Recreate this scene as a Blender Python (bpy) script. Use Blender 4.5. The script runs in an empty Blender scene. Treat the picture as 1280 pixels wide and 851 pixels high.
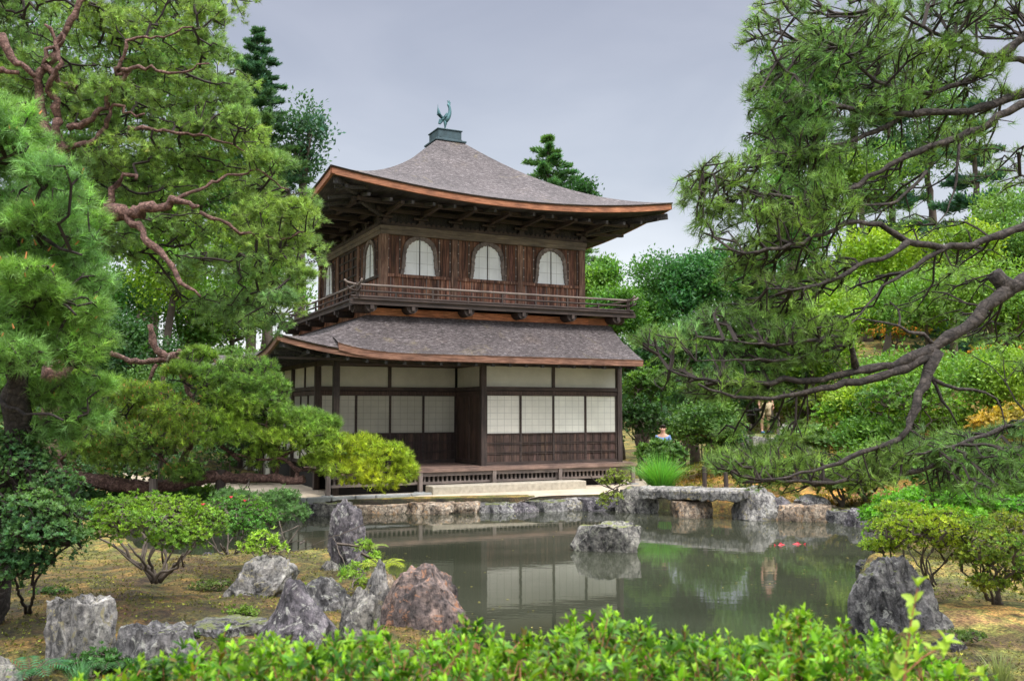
import bpy, math, random
import numpy as np
from mathutils import Vector, Matrix, noise as mnoise

random.seed(7)
RNG = np.random.default_rng(11)
scene = bpy.context.scene
COL = scene.collection
R = math.radians

# ------------------------------------------------------------------ camera
F, PITCH, EYE = 1161.15, 0.0736, 2.38          # focal length in photo pixels, upward tilt, eye height over the water
cam_d = bpy.data.cameras.new('camera')
cam = bpy.data.objects.new('camera', cam_d)
COL.objects.link(cam)
cam.location = (0, 0, EYE)
cam.rotation_euler = (math.pi / 2 + PITCH, 0, 0)
cam_d.sensor_width = 36
cam_d.lens = 36 * F / 1280
cam_d.clip_end = 900
cam_d.dof.use_dof = True
cam_d.dof.focus_distance = 20
cam_d.dof.aperture_fstop = 4.0
scene.camera = cam

# ------------------------------------------------------------------ sky and sun (bright overcast)
SUN_EL, SUN_AZ = R(58), R(150)                  # azimuth clockwise from +Y
world = bpy.data.worlds.new('World')
scene.world = world
world.use_nodes = True
nt = world.node_tree
nt.nodes.clear()
wo = nt.nodes.new('ShaderNodeOutputWorld')
sky = nt.nodes.new('ShaderNodeTexSky')
sky.sky_type = 'NISHITA'
sky.sun_disc = False
sky.sun_elevation = SUN_EL
sky.sun_rotation = SUN_AZ
sky.air_density = 1.2
sky.dust_density = 3.0
bg1 = nt.nodes.new('ShaderNodeBackground')
bg1.inputs['Strength'].default_value = 0.05
nt.links.new(sky.outputs[0], bg1.inputs['Color'])
tc = nt.nodes.new('ShaderNodeTexCoord')
sep = nt.nodes.new('ShaderNodeSeparateXYZ')
nt.links.new(tc.outputs['Generated'], sep.inputs[0])
cn = nt.nodes.new('ShaderNodeTexNoise')
cn.inputs['Scale'].default_value = 1.6
cn.inputs['Detail'].default_value = 5
cmap = nt.nodes.new('ShaderNodeMapping')
cmap.inputs['Scale'].default_value = (1, 1, 3.0)
nt.links.new(tc.outputs['Generated'], cmap.inputs[0])
nt.links.new(cmap.outputs[0], cn.inputs['Vector'])
ma = nt.nodes.new('ShaderNodeMath')
ma.operation = 'MULTIPLY_ADD'
ma.inputs[1].default_value = 0.24
ma.inputs[2].default_value = -0.12
nt.links.new(cn.outputs[0], ma.inputs[0])
mb_ = nt.nodes.new('ShaderNodeMath')
mb_.operation = 'ADD'
nt.links.new(sep.outputs[2], mb_.inputs[0])
nt.links.new(ma.outputs[0], mb_.inputs[1])
cr = nt.nodes.new('ShaderNodeValToRGB')
cr.color_ramp.interpolation = 'EASE'
els = cr.color_ramp.elements
SKY = [(0.0, (.74, .75, .77)), (0.13, (.60, .61, .65)), (0.25, (.395, .395, .42)), (0.42, (.285, .28, .31)),
       (0.62, (1.0, 1.02, 1.06)), (1.0, (1.0, 1.0, 1.0))]
while len(els) < len(SKY):
    els.new(0.5)
for e, (p, c) in zip(els, SKY):
    e.position = p
    e.color = (*c, 1)
nt.links.new(mb_.outputs[0], cr.inputs[0])
bg2 = nt.nodes.new('ShaderNodeBackground')
# overcast cloud deck, brightest overhead
zr = nt.nodes.new('ShaderNodeMapRange')
zr.inputs['From Min'].default_value = 0.5
zr.inputs['From Max'].default_value = 0.85
zr.inputs['To Min'].default_value = 0.92
zr.inputs['To Max'].default_value = 3.2
nt.links.new(sep.outputs[2], zr.inputs[0])
nt.links.new(zr.outputs[0], bg2.inputs['Strength'])
cl = nt.nodes.new('ShaderNodeTexNoise')
cl.inputs['Scale'].default_value = 3.0
cl.inputs['Detail'].default_value = 6
cl.inputs['Distortion'].default_value = .6
nt.links.new(cmap.outputs[0], cl.inputs['Vector'])
clr = nt.nodes.new('ShaderNodeValToRGB')
clr.color_ramp.elements[0].position = .3
clr.color_ramp.elements[0].color = (.86, .865, .88, 1)
clr.color_ramp.elements[1].position = .7
clr.color_ramp.elements[1].color = (1.12, 1.11, 1.09, 1)
nt.links.new(cl.outputs[0], clr.inputs[0])
cmx = nt.nodes.new('ShaderNodeMix')
cmx.data_type = 'RGBA'
cmx.blend_type = 'MULTIPLY'
cmx.inputs[0].default_value = 1
nt.links.new(cr.outputs[0], cmx.inputs[6])
nt.links.new(clr.outputs[0], cmx.inputs[7])
nt.links.new(cmx.outputs[2], bg2.inputs['Color'])
ads = nt.nodes.new('ShaderNodeAddShader')
nt.links.new(bg1.outputs[0], ads.inputs[0])
nt.links.new(bg2.outputs[0], ads.inputs[1])
nt.links.new(ads.outputs[0], wo.inputs['Surface'])

sl = bpy.data.lights.new('sun', 'SUN')
sl.energy = 1.8
sl.angle = R(12)
sl.color = (1.0, .955, .88)
so = bpy.data.objects.new('sun', sl)
COL.objects.link(so)
sd = Vector((math.sin(SUN_AZ) * math.cos(SUN_EL), math.cos(SUN_AZ) * math.cos(SUN_EL), math.sin(SUN_EL)))
so.rotation_euler = (-sd).to_track_quat('-Z', 'Y').to_euler()

scene.view_settings.view_transform = 'Standard'
scene.view_settings.look = 'None'
scene.view_settings.exposure = 0.42
scene.view_settings.gamma = 1
scene.render.engine = 'CYCLES'
scene.cycles.max_bounces = 6
scene.cycles.diffuse_bounces = 3
scene.cycles.glossy_bounces = 3
scene.cycles.transmission_bounces = 3
scene.cycles.transparent_max_bounces = 6
scene.cycles.use_denoising = True
scene.cycles.sample_clamp_indirect = 5

# ------------------------------------------------------------------ placing things
CP, SP = math.cos(PITCH), math.sin(PITCH)


def ray(px, py):
    a, b = (px - 640) / F, (425.5 - py) / F
    return np.array([a, CP - SP * b, SP + CP * b])


def at(px, py, depth):
    d = ray(px, py)
    return np.array([0, 0, EYE]) + d * (depth / d[1])


def ground_at(px, py, z=0.0):
    d = ray(px, py)
    return np.array([0, 0, EYE]) + d * ((z - EYE) / d[2])


def smooth(a, b, x):
    t = np.clip((x - a) / (b - a), 0, 1)
    return t * t * (3 - 2 * t)


# ------------------------------------------------------------------ scene bookkeeping
def link(o, parent=None):
    COL.objects.link(o)
    if parent is not None:
        o.parent = parent
    return o


def tag(o, label=None, cat=None, group=None, kind=None):
    if label:
        o['label'] = label
    if cat:
        o['category'] = cat
    if group:
        o['group'] = group
    if kind:
        o['kind'] = kind
    return o


def thing(name, label, cat, loc=(0, 0, 0), rz=0.0, group=None):
    o = bpy.data.objects.new(name, None)
    o.empty_display_size = .2
    link(o)
    o.location = loc
    o.rotation_euler = (0, 0, rz)
    return tag(o, label, cat, group)


def arr_mesh(name, V, Fc, mat, parent=None, tint=None, smooth_=False, loc=None):
    """V (n,3), Fc (m,k) -> linked object; tint (n,3) point colour"""
    me = bpy.data.meshes.new(name)
    V = np.asarray(V, np.float32)
    Fc = np.asarray(Fc, np.int32)
    if loc is not None:
        V = V - np.asarray(loc, np.float32)
    n, m, k = len(V), len(Fc), Fc.shape[1]
    me.vertices.add(n)
    me.vertices.foreach_set('co', V.ravel())
    me.loops.add(m * k)
    me.loops.foreach_set('vertex_index', Fc.ravel())
    me.polygons.add(m)
    me.polygons.foreach_set('loop_start', np.arange(0, m * k, k, dtype=np.int32))
    me.polygons.foreach_set('loop_total', np.full(m, k, np.int32))
    me.polygons.foreach_set('use_smooth', np.full(m, bool(smooth_)))
    at_ = me.color_attributes.new('tint', 'FLOAT_COLOR', 'POINT')
    c = np.ones((n, 4), np.float32)
    if tint is not None:
        c[:, :3] = tint
    at_.data.foreach_set('color', c.ravel())
    me.update(calc_edges=True)
    if mat:
        me.materials.append(mat)
    o = bpy.data.objects.new(name, me)
    return link(o, parent)


class MB:
    """collects boxes, tubes and strips and links them as ONE mesh"""
    def __init__(self):
        self.v, self.f, self.t = [], [], []

    def add(self, vs, fs, t=1.0):
        b = len(self.v)
        self.v += [tuple(map(float, p)) for p in vs]
        self.f += [tuple(b + i for i in q) for q in fs]
        self.t += [t] * len(vs)

    def box(self, x0, x1, y0, y1, z0, z1, t=1.0):
        vs = [(x, y, z) for z in (z0, z1) for y in (y0, y1) for x in (x0, x1)]
        self.add(vs, [(0, 2, 3, 1), (4, 5, 7, 6), (0, 1, 5, 4), (2, 6, 7, 3), (0, 4, 6, 2), (1, 3, 7, 5)], t)

    def beam(self, a, b, w, h, t=1.0, up=(0, 0, 1)):
        a, b = Vector(a), Vector(b)
        d = (b - a).normalized()
        s = d.cross(Vector(up)).normalized()
        u = s.cross(d).normalized()
        vs = []
        for p in (a, b):
            for i, j in ((-1, -1), (1, -1), (1, 1), (-1, 1)):
                vs.append(p + s * (i * w / 2) + u * (j * h / 2))
        self.add(vs, [(0, 1, 2, 3), (7, 6, 5, 4), (0, 4, 5, 1), (1, 5, 6, 2), (2, 6, 7, 3), (3, 7, 4, 0)], t)

    def tube(self, pts, rad, n=8, t=1.0, cap=True):
        pts = [Vector(p) for p in pts]
        m = len(pts)
        if not hasattr(rad, '__len__'):
            rad = [rad] * m
        ref = Vector((0, 0, 1))
        d0 = (pts[1] - pts[0]).normalized()
        if abs(d0.dot(ref)) > .9:
            ref = Vector((1, 0, 0))
        s = d0.cross(ref).normalized()
        vs, fs = [], []
        for i, p in enumerate(pts):
            d = (pts[min(i + 1, m - 1)] - pts[max(i - 1, 0)]).normalized()
            s = (s - d * s.dot(d)).normalized()
            u = d.cross(s)
            for k in range(n):
                a = 2 * math.pi * k / n
                vs.append(p + (s * math.cos(a) + u * math.sin(a)) * rad[i])
        for i in range(m - 1):
            for k in range(n):
                k2 = (k + 1) % n
                fs.append((i * n + k, i * n + k2, (i + 1) * n + k2, (i + 1) * n + k))
        if cap:
            fs.append(tuple(range(n))[::-1])
            fs.append(tuple((m - 1) * n + k for k in range(n)))
        self.add(vs, fs, t)

    def grid(self, P, t=1.0, flip=False):
        """P: 2-D list of points"""
        a, b = len(P), len(P[0])
        vs = [p for row in P for p in row]
        fs = []
        for i in range(a - 1):
            for j in range(b - 1):
                q = (i * b + j, i * b + j + 1, (i + 1) * b + j + 1, (i + 1) * b + j)
                fs.append(q[::-1] if flip else q)
        self.add(vs, fs, t)

    def prism(self, outline, h0, h1, axis='y', t=1.0):
        """outline of (a,b) extruded along an axis from h0 to h1"""
        n = len(outline)
        def P(a, b, h):
            return {'y': (a, h, b), 'x': (h, a, b), 'z': (a, b, h)}[axis]
        vs = [P(a, b, h0) for a, b in outline] + [P(a, b, h1) for a, b in outline]
        fs = [tuple(range(n)), tuple(range(n, 2 * n))[::-1]]
        fs += [(i, i + n, (i + 1) % n + n, (i + 1) % n) for i in range(n)]
        self.add(vs, fs, t)

    def build(self, name, mat, parent=None, smooth_=False, dz=0.0, bevel=0.0):
        me = bpy.data.meshes.new(name)
        me.from_pydata([(x, y, z + dz) for x, y, z in self.v], [], self.f)
        a = me.color_attributes.new('tint', 'FLOAT_COLOR', 'POINT')
        c = []
        for t in self.t:
            c += [t, t, t, 1.0] if not hasattr(t, '__len__') else [*t, 1.0]
        a.data.foreach_set('color', c)
        if smooth_:
            me.polygons.foreach_set('use_smooth', [True] * len(me.polygons))
        me.materials.append(mat)
        o = bpy.data.objects.new(name, me)
        if bevel:
            b = o.modifiers.new('bevel', 'BEVEL')
            b.width = bevel
            b.segments = 1
            b.limit_method = 'ANGLE'
        return link(o, parent)


# ------------------------------------------------------------------ materials
def new_mat(name):
    m = bpy.data.materials.new(name)
    m.use_nodes = True
    n = m.node_tree
    p = n.nodes['Principled BSDF']
    return m, n, p


def N(n, typ, **kw):
    o = n.nodes.new(typ)
    for k, v in kw.items():
        o.inputs[k].default_value = v
    return o


def ramp(n, fac, stops, interp='LINEAR'):
    r = n.nodes.new('ShaderNodeValToRGB')
    r.color_ramp.interpolation = interp
    e = r.color_ramp.elements
    while len(e) < len(stops):
        e.new(0.5)
    for q, (p, c) in zip(e, stops):
        q.position = p
        q.color = (*c, 1) if len(c) == 3 else c
    n.links.new(fac, r.inputs[0])
    return r


def mixc(n, a, b, fac, mode='MIX'):
    x = n.nodes.new('ShaderNodeMix')
    x.data_type = 'RGBA'
    x.blend_type = mode
    for s, v in ((x.inputs[0], fac), (x.inputs[6], a), (x.inputs[7], b)):
        if hasattr(v, 'is_output') or isinstance(v, bpy.types.NodeSocket):
            n.links.new(v, s)
        else:
            s.default_value = v if not hasattr(v, '__len__') else (*v, 1)
    return x.outputs[2]


def coords(n, scale=(1, 1, 1), rot=(0, 0, 0)):
    t = n.nodes.new('ShaderNodeTexCoord')
    m = n.nodes.new('ShaderNodeMapping')
    m.inputs['Scale'].default_value = scale
    m.inputs['Rotation'].default_value = rot
    n.links.new(t.outputs['Object'], m.inputs[0])
    return m.outputs[0]


def noise(n, vec, scale, detail=4, rough=.6, dist=0.0):
    o = N(n, 'ShaderNodeTexNoise', Scale=scale, Detail=detail, Roughness=rough, Distortion=dist)
    n.links.new(vec, o.inputs['Vector'])
    return o.outputs[0]


def bump(n, p, h, strength, dist=.02, prev=None):
    b = N(n, 'ShaderNodeBump', Strength=strength, Distance=dist)
    n.links.new(h, b.inputs['Height'])
    if prev is not None:
        n.links.new(prev, b.inputs['Normal'])
    n.links.new(b.outputs[0], p.inputs['Normal'])
    return b.outputs[0]


def tinted(n, col):
    a = n.nodes.new('ShaderNodeAttribute')
    a.attribute_name = 'tint'
    return mixc(n, col, a.outputs['Color'], 1.0, 'MULTIPLY')


def wood(name, stops, axis='z', rough=.75, b=.35, sc=9):
    m, n, p = new_mat(name)
    s = {'z': (3.2, 3.2, .22), 'x': (.22, 3.2, 3.2), 'y': (3.2, .22, 3.2)}[axis]
    v = coords(n, s)
    f = noise(n, v, sc, 6, .65, .4)
    c = ramp(n, f, stops)
    v2 = coords(n)
    f2 = noise(n, v2, 1.7, 4, .6)
    r2 = ramp(n, f2, [(.3, (.6, .6, .62)), (.7, (1.25, 1.2, 1.15))])
    c2 = mixc(n, c.outputs[0], r2.outputs[0], 1.0, 'MULTIPLY')
    n.links.new(tinted(n, c2), p.inputs['Base Color'])
    p.inputs['Roughness'].default_value = rough
    bump(n, p, f, b, .01)
    return m


WOOD_DARK = [(.25, (.022, .017, .016)), (.5, (.055, .04, .036)), (.75, (.12, .085, .07))]
WOOD_RED = [(.32, (.022, .012, .010)), (.45, (.11, .05, .034)), (.56, (.25, .12, .075)), (.68, (.46, .31, .23))]
WOOD_EAVE = [(.3, (.018, .018, .021)), (.52, (.05, .048, .05)), (.75, (.15, .14, .14))]
WOOD_GREY = [(.25, (.10, .08, .075)), (.5, (.20, .165, .15)), (.75, (.33, .28, .26))]
M = {}
M['post'] = wood('post wood', WOOD_DARK, 'z')
M['beam_x'] = wood('beam wood along front', WOOD_DARK, 'x')
M['beam_y'] = wood('beam wood along side', WOOD_DARK, 'y')
M['board'] = wood('weathered red board', WOOD_RED, 'z', sc=7)
M['board_dark'] = wood('dark wall board', [(.25, (.028, .019, .017)), (.5, (.07, .045, .038)), (.8, (.15, .10, .08))], 'z')
M['worn_post'] = wood('worn light post', [(.3, (.05, .03, .024)), (.48, (.17, .09, .06)), (.62, (.34, .22, .16)), (.8, (.5, .40, .32))], 'z', sc=10)
M['frieze'] = wood('pale frieze wood', [(.25, (.07, .055, .045)), (.5, (.16, .13, .10)), (.75, (.30, .25, .19))], 'x')
M['brown_edge'] = wood('brown bark edge', [(.28, (.06, .028, .02)), (.48, (.20, .095, .06)), (.66, (.36, .20, .14)), (.8, (.5, .32, .25))], 'x', sc=14)
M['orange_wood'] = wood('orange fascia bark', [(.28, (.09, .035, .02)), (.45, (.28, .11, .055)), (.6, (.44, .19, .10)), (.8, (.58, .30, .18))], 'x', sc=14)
M['deck'] = wood('veranda deck', [(.25, (.11, .07, .06)), (.5, (.24, .16, .13)), (.75, (.38, .27, .23))], 'x')
M['grey_wood'] = wood('grey weathered wood', WOOD_GREY, 'x')
M['eave_wood'] = wood('dark eave timber', WOOD_EAVE, 'y')
M['grey_post'] = wood('grey weathered post', WOOD_GREY, 'z')


def plain(name, c, rough=.8, nz=.15, scale=3, b=.1, metallic=0, bs=40, tint=True):
    m, n, p = new_mat(name)
    v = coords(n)
    f = noise(n, v, scale, 5, .65)
    r = ramp(n, f, [(.3, tuple(x * (1 - nz) for x in c)), (.7, tuple(x * (1 + nz) for x in c))])
    n.links.new(tinted(n, r.outputs[0]) if tint else r.outputs[0], p.inputs['Base Color'])
    p.inputs['Roughness'].default_value = rough
    p.inputs['Metallic'].default_value = metallic
    if b:
        bump(n, p, noise(n, v, bs, 4), b, .01)
    return m


M['plaster'] = plain('aged plaster', (.56, .54, .46), .9, .12, 1.6, .12)
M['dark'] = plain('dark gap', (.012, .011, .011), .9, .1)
M['bronze'] = plain('green bronze', (.09, .19, .21), .5, .35, 7, .2, .5, tint=False)
M['copper_cap'] = plain('verdigris roof cap', (.05, .085, .10), .55, .35, 5, .15, .3)
M['skin'] = plain('skin', (.52, .29, .20), .6, .06, tint=False)
M['white_cloth'] = plain('white cloth', (.7, .7, .68), .9, .05, tint=False)
M['grey_cloth'] = plain('grey green cloth', (.12, .13, .11), .9, .1, tint=False)
M['blue_cloth'] = plain('blue cloth', (.16, .27, .50), .9, .1, tint=False)
M['beige_cloth'] = plain('beige cloth', (.48, .38, .24), .9, .08, tint=False)
M['dark_cloth'] = plain('dark cloth', (.03, .035, .06), .9, .1, tint=False)
M['hair'] = plain('hair', (.02, .015, .012), .7, .2, tint=False)
M['blue_shoe'] = plain('blue shoe', (.06, .16, .36), .7, .1, tint=False)
M['cut_stone'] = plain('cut stone step', (.42, .38, .31), .9, .22, 9, .35, 0, 70)
M['kerb_stone'] = plain('kerb stone', (.30, .31, .31), .9, .25, 6, .35, 0, 60)
M['koi'] = plain('red carp', (.50, .035, .05), .4, .45, 9, 0)


def shoji(name, c, gx, gz, t=.012):
    """translucent-looking paper with the faint shadow of its lattice"""
    m, n, p = new_mat(name)
    v = coords(n)
    s = n.nodes.new('ShaderNodeSeparateXYZ')
    n.links.new(v, s.inputs[0])
    outs = []
    for o, g in ((s.outputs[0], gx), (s.outputs[2], gz)):
        a = N(n, 'ShaderNodeMath'); a.operation = 'PINGPONG'
        n.links.new(o, a.inputs[0]); a.inputs[1].default_value = g / 2
        b = N(n, 'ShaderNodeMath'); b.operation = 'LESS_THAN'
        n.links.new(a.outputs[0], b.inputs[0]); b.inputs[1].default_value = t / 2
        outs.append(b.outputs[0])
    mx = N(n, 'ShaderNodeMath'); mx.operation = 'MAXIMUM'
    n.links.new(outs[0], mx.inputs[0]); n.links.new(outs[1], mx.inputs[1])
    f = noise(n, v, 1.8, 4, .6)
    base = ramp(n, f, [(.3, tuple(x * .86 for x in c)), (.7, tuple(x * 1.06 for x in c))])
    c2 = mixc(n, base.outputs[0], tuple(x * .66 for x in c), mx.outputs[0])
    n.links.new(tinted(n, c2), p.inputs['Base Color'])
    p.inputs['Roughness'].default_value = .75
    return m


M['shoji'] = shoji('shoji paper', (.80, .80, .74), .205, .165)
M['shoji_dim'] = shoji('dimmer shoji paper', (.52, .52, .46), .205, .165)  # darker copy of the shoji paper, used on the recessed and left walls
M['shoji_white'] = shoji('white window paper', (.90, .94, .96), .30, .31, .014)


def thatch(name):
    m, n, p = new_mat(name)
    v = coords(n, (1, 1, 1))
    f1 = noise(n, coords(n, (1.1, 1.1, 8)), 8, 6, .8, .1)
    f2 = noise(n, v, .9, 4, .6)
    f3 = noise(n, coords(n, (1, 1, 5)), 15, 3, .7)
    c = ramp(n, f1, [(.37, (.012, .010, .010)), (.46, (.058, .050, .051)), (.54, (.105, .092, .090)), (.65, (.31, .295, .30))])
    c2 = ramp(n, f2, [(.3, (.72, .68, .70)), (.6, (1.05, 1.0, 1.02)), (.75, (1.2, 1.08, .98))])
    c3 = ramp(n, f3, [(.3, (.62, .60, .60)), (.7, (1.35, 1.35, 1.38))])
    x = mixc(n, c.outputs[0], c2.outputs[0], 1.0, 'MULTIPLY')
    x = mixc(n, x, c3.outputs[0], .6, 'MULTIPLY')
    f5 = noise(n, coords(n, (1, 1, .6)), .8, 7, .75, 1.2)
    ms = ramp(n, f5, [(.58, (0, 0, 0)), (.70, (.6, .6, .6))])
    x = mixc(n, x, (.20, .16, .08), ms.outputs[0])
    n.links.new(tinted(n, x), p.inputs['Base Color'])
    p.inputs['Roughness'].default_value = .85
    b1 = bump(n, p, f1, .8, .03)
    bump(n, p, f3, .5, .02, b1)
    return m


M['thatch'] = thatch('cypress bark thatch')


def rock_mat(name, dark, mid, light, lichen=(.33, .33, .30), moss=None, sc=1.0):
    m, n, p = new_mat(name)
    v = coords(n)
    f1 = noise(n, v, 2.4 * sc, 8, .72, .6)
    f2 = noise(n, v, 14 * sc, 8, .75)
    f3 = noise(n, coords(n, (1, 1, .35), (.4, .3, 0)), 9 * sc, 6, .7, 1.0)
    c = ramp(n, f1, [(.32, dark), (.48, mid), (.62, light), (.75, mid)])
    g = ramp(n, f2, [(.36, (.12, .12, .13)), (.47, (.7, .7, .7)), (.55, (1.1, 1.1, 1.08)), (.66, (1.7, 1.66, 1.6))])
    x = mixc(n, c.outputs[0], g.outputs[0], 1.0, 'MULTIPLY')
    g3 = ramp(n, f3, [(.38, (.16, .16, .18)), (.48, (1.0, 1.0, 1.0)), (.66, (1.5, 1.48, 1.45))])
    x = mixc(n, x, g3.outputs[0], .8, 'MULTIPLY')
    vo = N(n, 'ShaderNodeTexVoronoi', Scale=7 * sc)
    n.links.new(v, vo.inputs['Vector'])
    f4 = noise(n, v, 6 * sc, 6, .75, 1.5)
    ml = ramp(n, f4, [(.56, (0, 0, 0)), (.62, (1, 1, 1))])
    x = mixc(n, x, lichen, ml.outputs[0])
    if moss:
        geo = n.nodes.new('ShaderNodeNewGeometry')
        sp = n.nodes.new('ShaderNodeSeparateXYZ')
        n.links.new(geo.outputs['Normal'], sp.inputs[0])
        a = N(n, 'ShaderNodeMath'); a.operation = 'MULTIPLY'
        n.links.new(sp.outputs[2], a.inputs[0]); n.links.new(f1, a.inputs[1])
        mm = ramp(n, a.outputs[0], [(.42, (0, 0, 0)), (.5, (1, 1, 1))])
        x = mixc(n, x, moss, mm.outputs[0])
    n.links.new(tinted(n, x), p.inputs['Base Color'])
    p.inputs['Roughness'].default_value = .85
    b1 = bump(n, p, f3, .7, .05)
    bump(n, p, f2, .8, .03, b1)
    return m


M['rock_grey'] = rock_mat('grey lichened rock', (.04, .04, .045), (.13, .125, .13), (.28, .27, .27), moss=(.12, .14, .04))
M['rock_purple'] = rock_mat('purplish grey rock', (.035, .03, .036), (.10, .09, .105), (.24, .22, .235))
M['rock_red'] = rock_mat('pink and grey rock', (.05, .042, .042), (.13, .10, .095), (.28, .20, .17), (.34, .17, .10))
M['rock_moss'] = rock_mat('mossy grey rock', (.06, .06, .06), (.19, .18, .17), (.34, .33, .30), (.34, .34, .28), (.16, .18, .05))
M['rock_tan'] = rock_mat('tan bank rock', (.09, .07, .055), (.26, .20, .15), (.42, .36, .29), (.45, .28, .15))
M['rock_light'] = rock_mat('pale grey rock', (.09, .09, .09), (.22, .21, .205), (.38, .37, .35), (.27, .24, .14))


def bark_mat(name, dark, mid, light, sc=1.0):
    m, n, p = new_mat(name)
    v = coords(n)
    vo = N(n, 'ShaderNodeTexVoronoi', Scale=16 * sc)
    vo.feature = 'DISTANCE_TO_EDGE'
    f0 = noise(n, v, 5 * sc, 4, .6)
    n.links.new(mixc(n, v, f0, .12), vo.inputs['Vector'])
    f = noise(n, v, 12 * sc, 6, .7, .6)
    c = ramp(n, f, [(.3, dark), (.5, mid), (.72, light)])
    e = ramp(n, vo.outputs[0], [(0, (.35, .33, .32)), (.12, (1.05, 1.05, 1.05))])
    x = mixc(n, c.outputs[0], e.outputs[0], .85, 'MULTIPLY')
    n.links.new(tinted(n, x), p.inputs['Base Color'])
    p.inputs['Roughness'].default_value = .9
    b1 = bump(n, p, vo.outputs[0], .6, .03)
    bump(n, p, f, .6, .02, b1)
    return m


M['bark_red'] = bark_mat('red pine bark', (.035, .020, .017), (.135, .072, .058), (.34, .21, .175))
M['bark_dark'] = bark_mat('dark pine bark', (.014, .012, .011), (.040, .032, .029), (.11, .09, .078))
M['twig'] = plain('dark twig', (.028, .020, .017), .9, .4, 6, 0)
M['twig_grey'] = plain('grey shrub stem', (.095, .075, .06), .9, .4, 6, 0)
M['bark_far'] = plain('far tree bark', (.09, .07, .055), .9, .4, 3, 0)


def leaf_mat(name, trans=.35, rough=.55, spec=.35):
    m, n, p = new_mat(name)
    a = n.nodes.new('ShaderNodeAttribute')
    a.attribute_name = 'tint'
    n.links.new(a.outputs['Color'], p.inputs['Base Color'])
    p.inputs['Roughness'].default_value = rough
    p.inputs['Specular IOR Level'].default_value = spec
    t = n.nodes.new('ShaderNodeBsdfTranslucent')
    tcx = mixc(n, a.outputs['Color'], (1.15, 1.2, .55), 1.0, 'MULTIPLY')
    n.links.new(tcx, t.inputs['Color'])
    mx = n.nodes.new('ShaderNodeMixShader')
    mx.inputs[0].default_value = trans
    n.links.new(p.outputs[0], mx.inputs[1])
    n.links.new(t.outputs[0], mx.inputs[2])
    n.links.new(mx.outputs[0], n.nodes['Material Output'].inputs['Surface'])
    return m


M['needle'] = leaf_mat('pine needle', .28, .5, .4)
M['leaf'] = leaf_mat('leaf', .38, .5, .35)
M['cone'] = plain('orange pine flower', (.62, .25, .09), .8, .3, 9, 0)
M['petal'] = leaf_mat('petal', .3, .6, .2)


def ground_mat():
    m, n, p = new_mat('mossy garden ground')
    v = coords(n)
    f1 = noise(n, v, 1.1, 6, .68, .5)
    f2 = noise(n, v, 3.2, 8, .75, .3)
    f3 = noise(n, v, 34, 6, .7)
    c = ramp(n, f1, [(.30, (.10, .06, .035)), (.42, (.13, .10, .04)), (.5, (.12, .14, .035)), (.58, (.27, .19, .06)), (.68, (.15, .16, .04))])
    g = ramp(n, f2, [(.34, (.22, .18, .17)), (.48, (.85, .82, .75)), (.66, (1.9, 1.8, 1.5))])
    g3 = ramp(n, f3, [(.36, (.25, .25, .25)), (.64, (1.8, 1.8, 1.7))])
    x = mixc(n, c.outputs[0], g.outputs[0], 1.0, 'MULTIPLY')
    x = mixc(n, x, g3.outputs[0], 1.0, 'MULTIPLY')
    n.links.new(tinted(n, x), p.inputs['Base Color'])
    p.inputs['Roughness'].default_value = .95
    b1 = bump(n, p, f2, .8, .08)
    bump(n, p, f3, .8, .03, b1)
    return m


M['ground'] = ground_mat()
M['gravel'] = plain('pale gravel', (.52, .44, .34), .95, .2, 2.2, .5, 0, 90)
M['sand_patch'] = plain('bare sandy soil', (.50, .35, .20), .95, .3, 2.6, .5, 0, 60)


def water_mat():
    m, n, p = new_mat('pond water')
    v = coords(n, (1, 2.2, 1))
    f = noise(n, v, 2.4, 3, .5)
    f2 = noise(n, v, .25, 2, .5)
    r = ramp(n, f2, [(.35, (.030, .034, .022)), (.65, (.048, .052, .036))])
    n.links.new(r.outputs[0], p.inputs['Base Color'])
    p.inputs['Roughness'].default_value = .035
    p.inputs['IOR'].default_value = 1.5
    bump(n, p, f, .05, .02)
    return m


M['water'] = water_mat()

# ================================================================== THE SETTING
POND_PX = [(140, 672), (190, 656), (250, 652), (330, 648), (400, 643), (530, 641), (640, 639), (720, 637), (800, 636), (930, 645),
           (1000, 649), (1085, 655), (1102, 672), (1085, 700), (1062, 735), (1058, 790), (1120, 850), (1000, 885),
           (760, 890), (600, 850), (590, 790), (520, 752), (478, 728), (452, 706), (415, 706), (365, 714), (330, 706),
           (250, 712), (190, 708)]
POND = np.array([ground_at(x, y)[:2] for x, y in POND_PX])


def pond_dist(X, Y):
    """signed distance to the pond outline, negative over water"""
    X, Y = np.asarray(X, float), np.asarray(Y, float)
    d = np.full(X.shape, 1e9)
    ins = np.zeros(X.shape, bool)
    n = len(POND)
    for i in range(n):
        (x0, y0), (x1, y1) = POND[i], POND[(i + 1) % n]
        ex, ey = x1 - x0, y1 - y0
        t = np.clip(((X - x0) * ex + (Y - y0) * ey) / (ex * ex + ey * ey), 0, 1)
        d = np.minimum(d, np.hypot(X - x0 - t * ex, Y - y0 - t * ey))
        c = ((y0 > Y) != (y1 > Y)) & (X < (x1 - x0) * (Y - y0) / (y1 - y0 + 1e-12) + x0)
        ins ^= c
    return np.where(ins, -d, d)


CX, CY, ROT = -3.3285, 23.8417, 0.4571
cr_, sr_ = math.cos(ROT), math.sin(ROT)


def uv_of(X, Y):
    return (X - CX) * cr_ + (Y - CY) * sr_, -(X - CX) * sr_ + (Y - CY) * cr_


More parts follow.
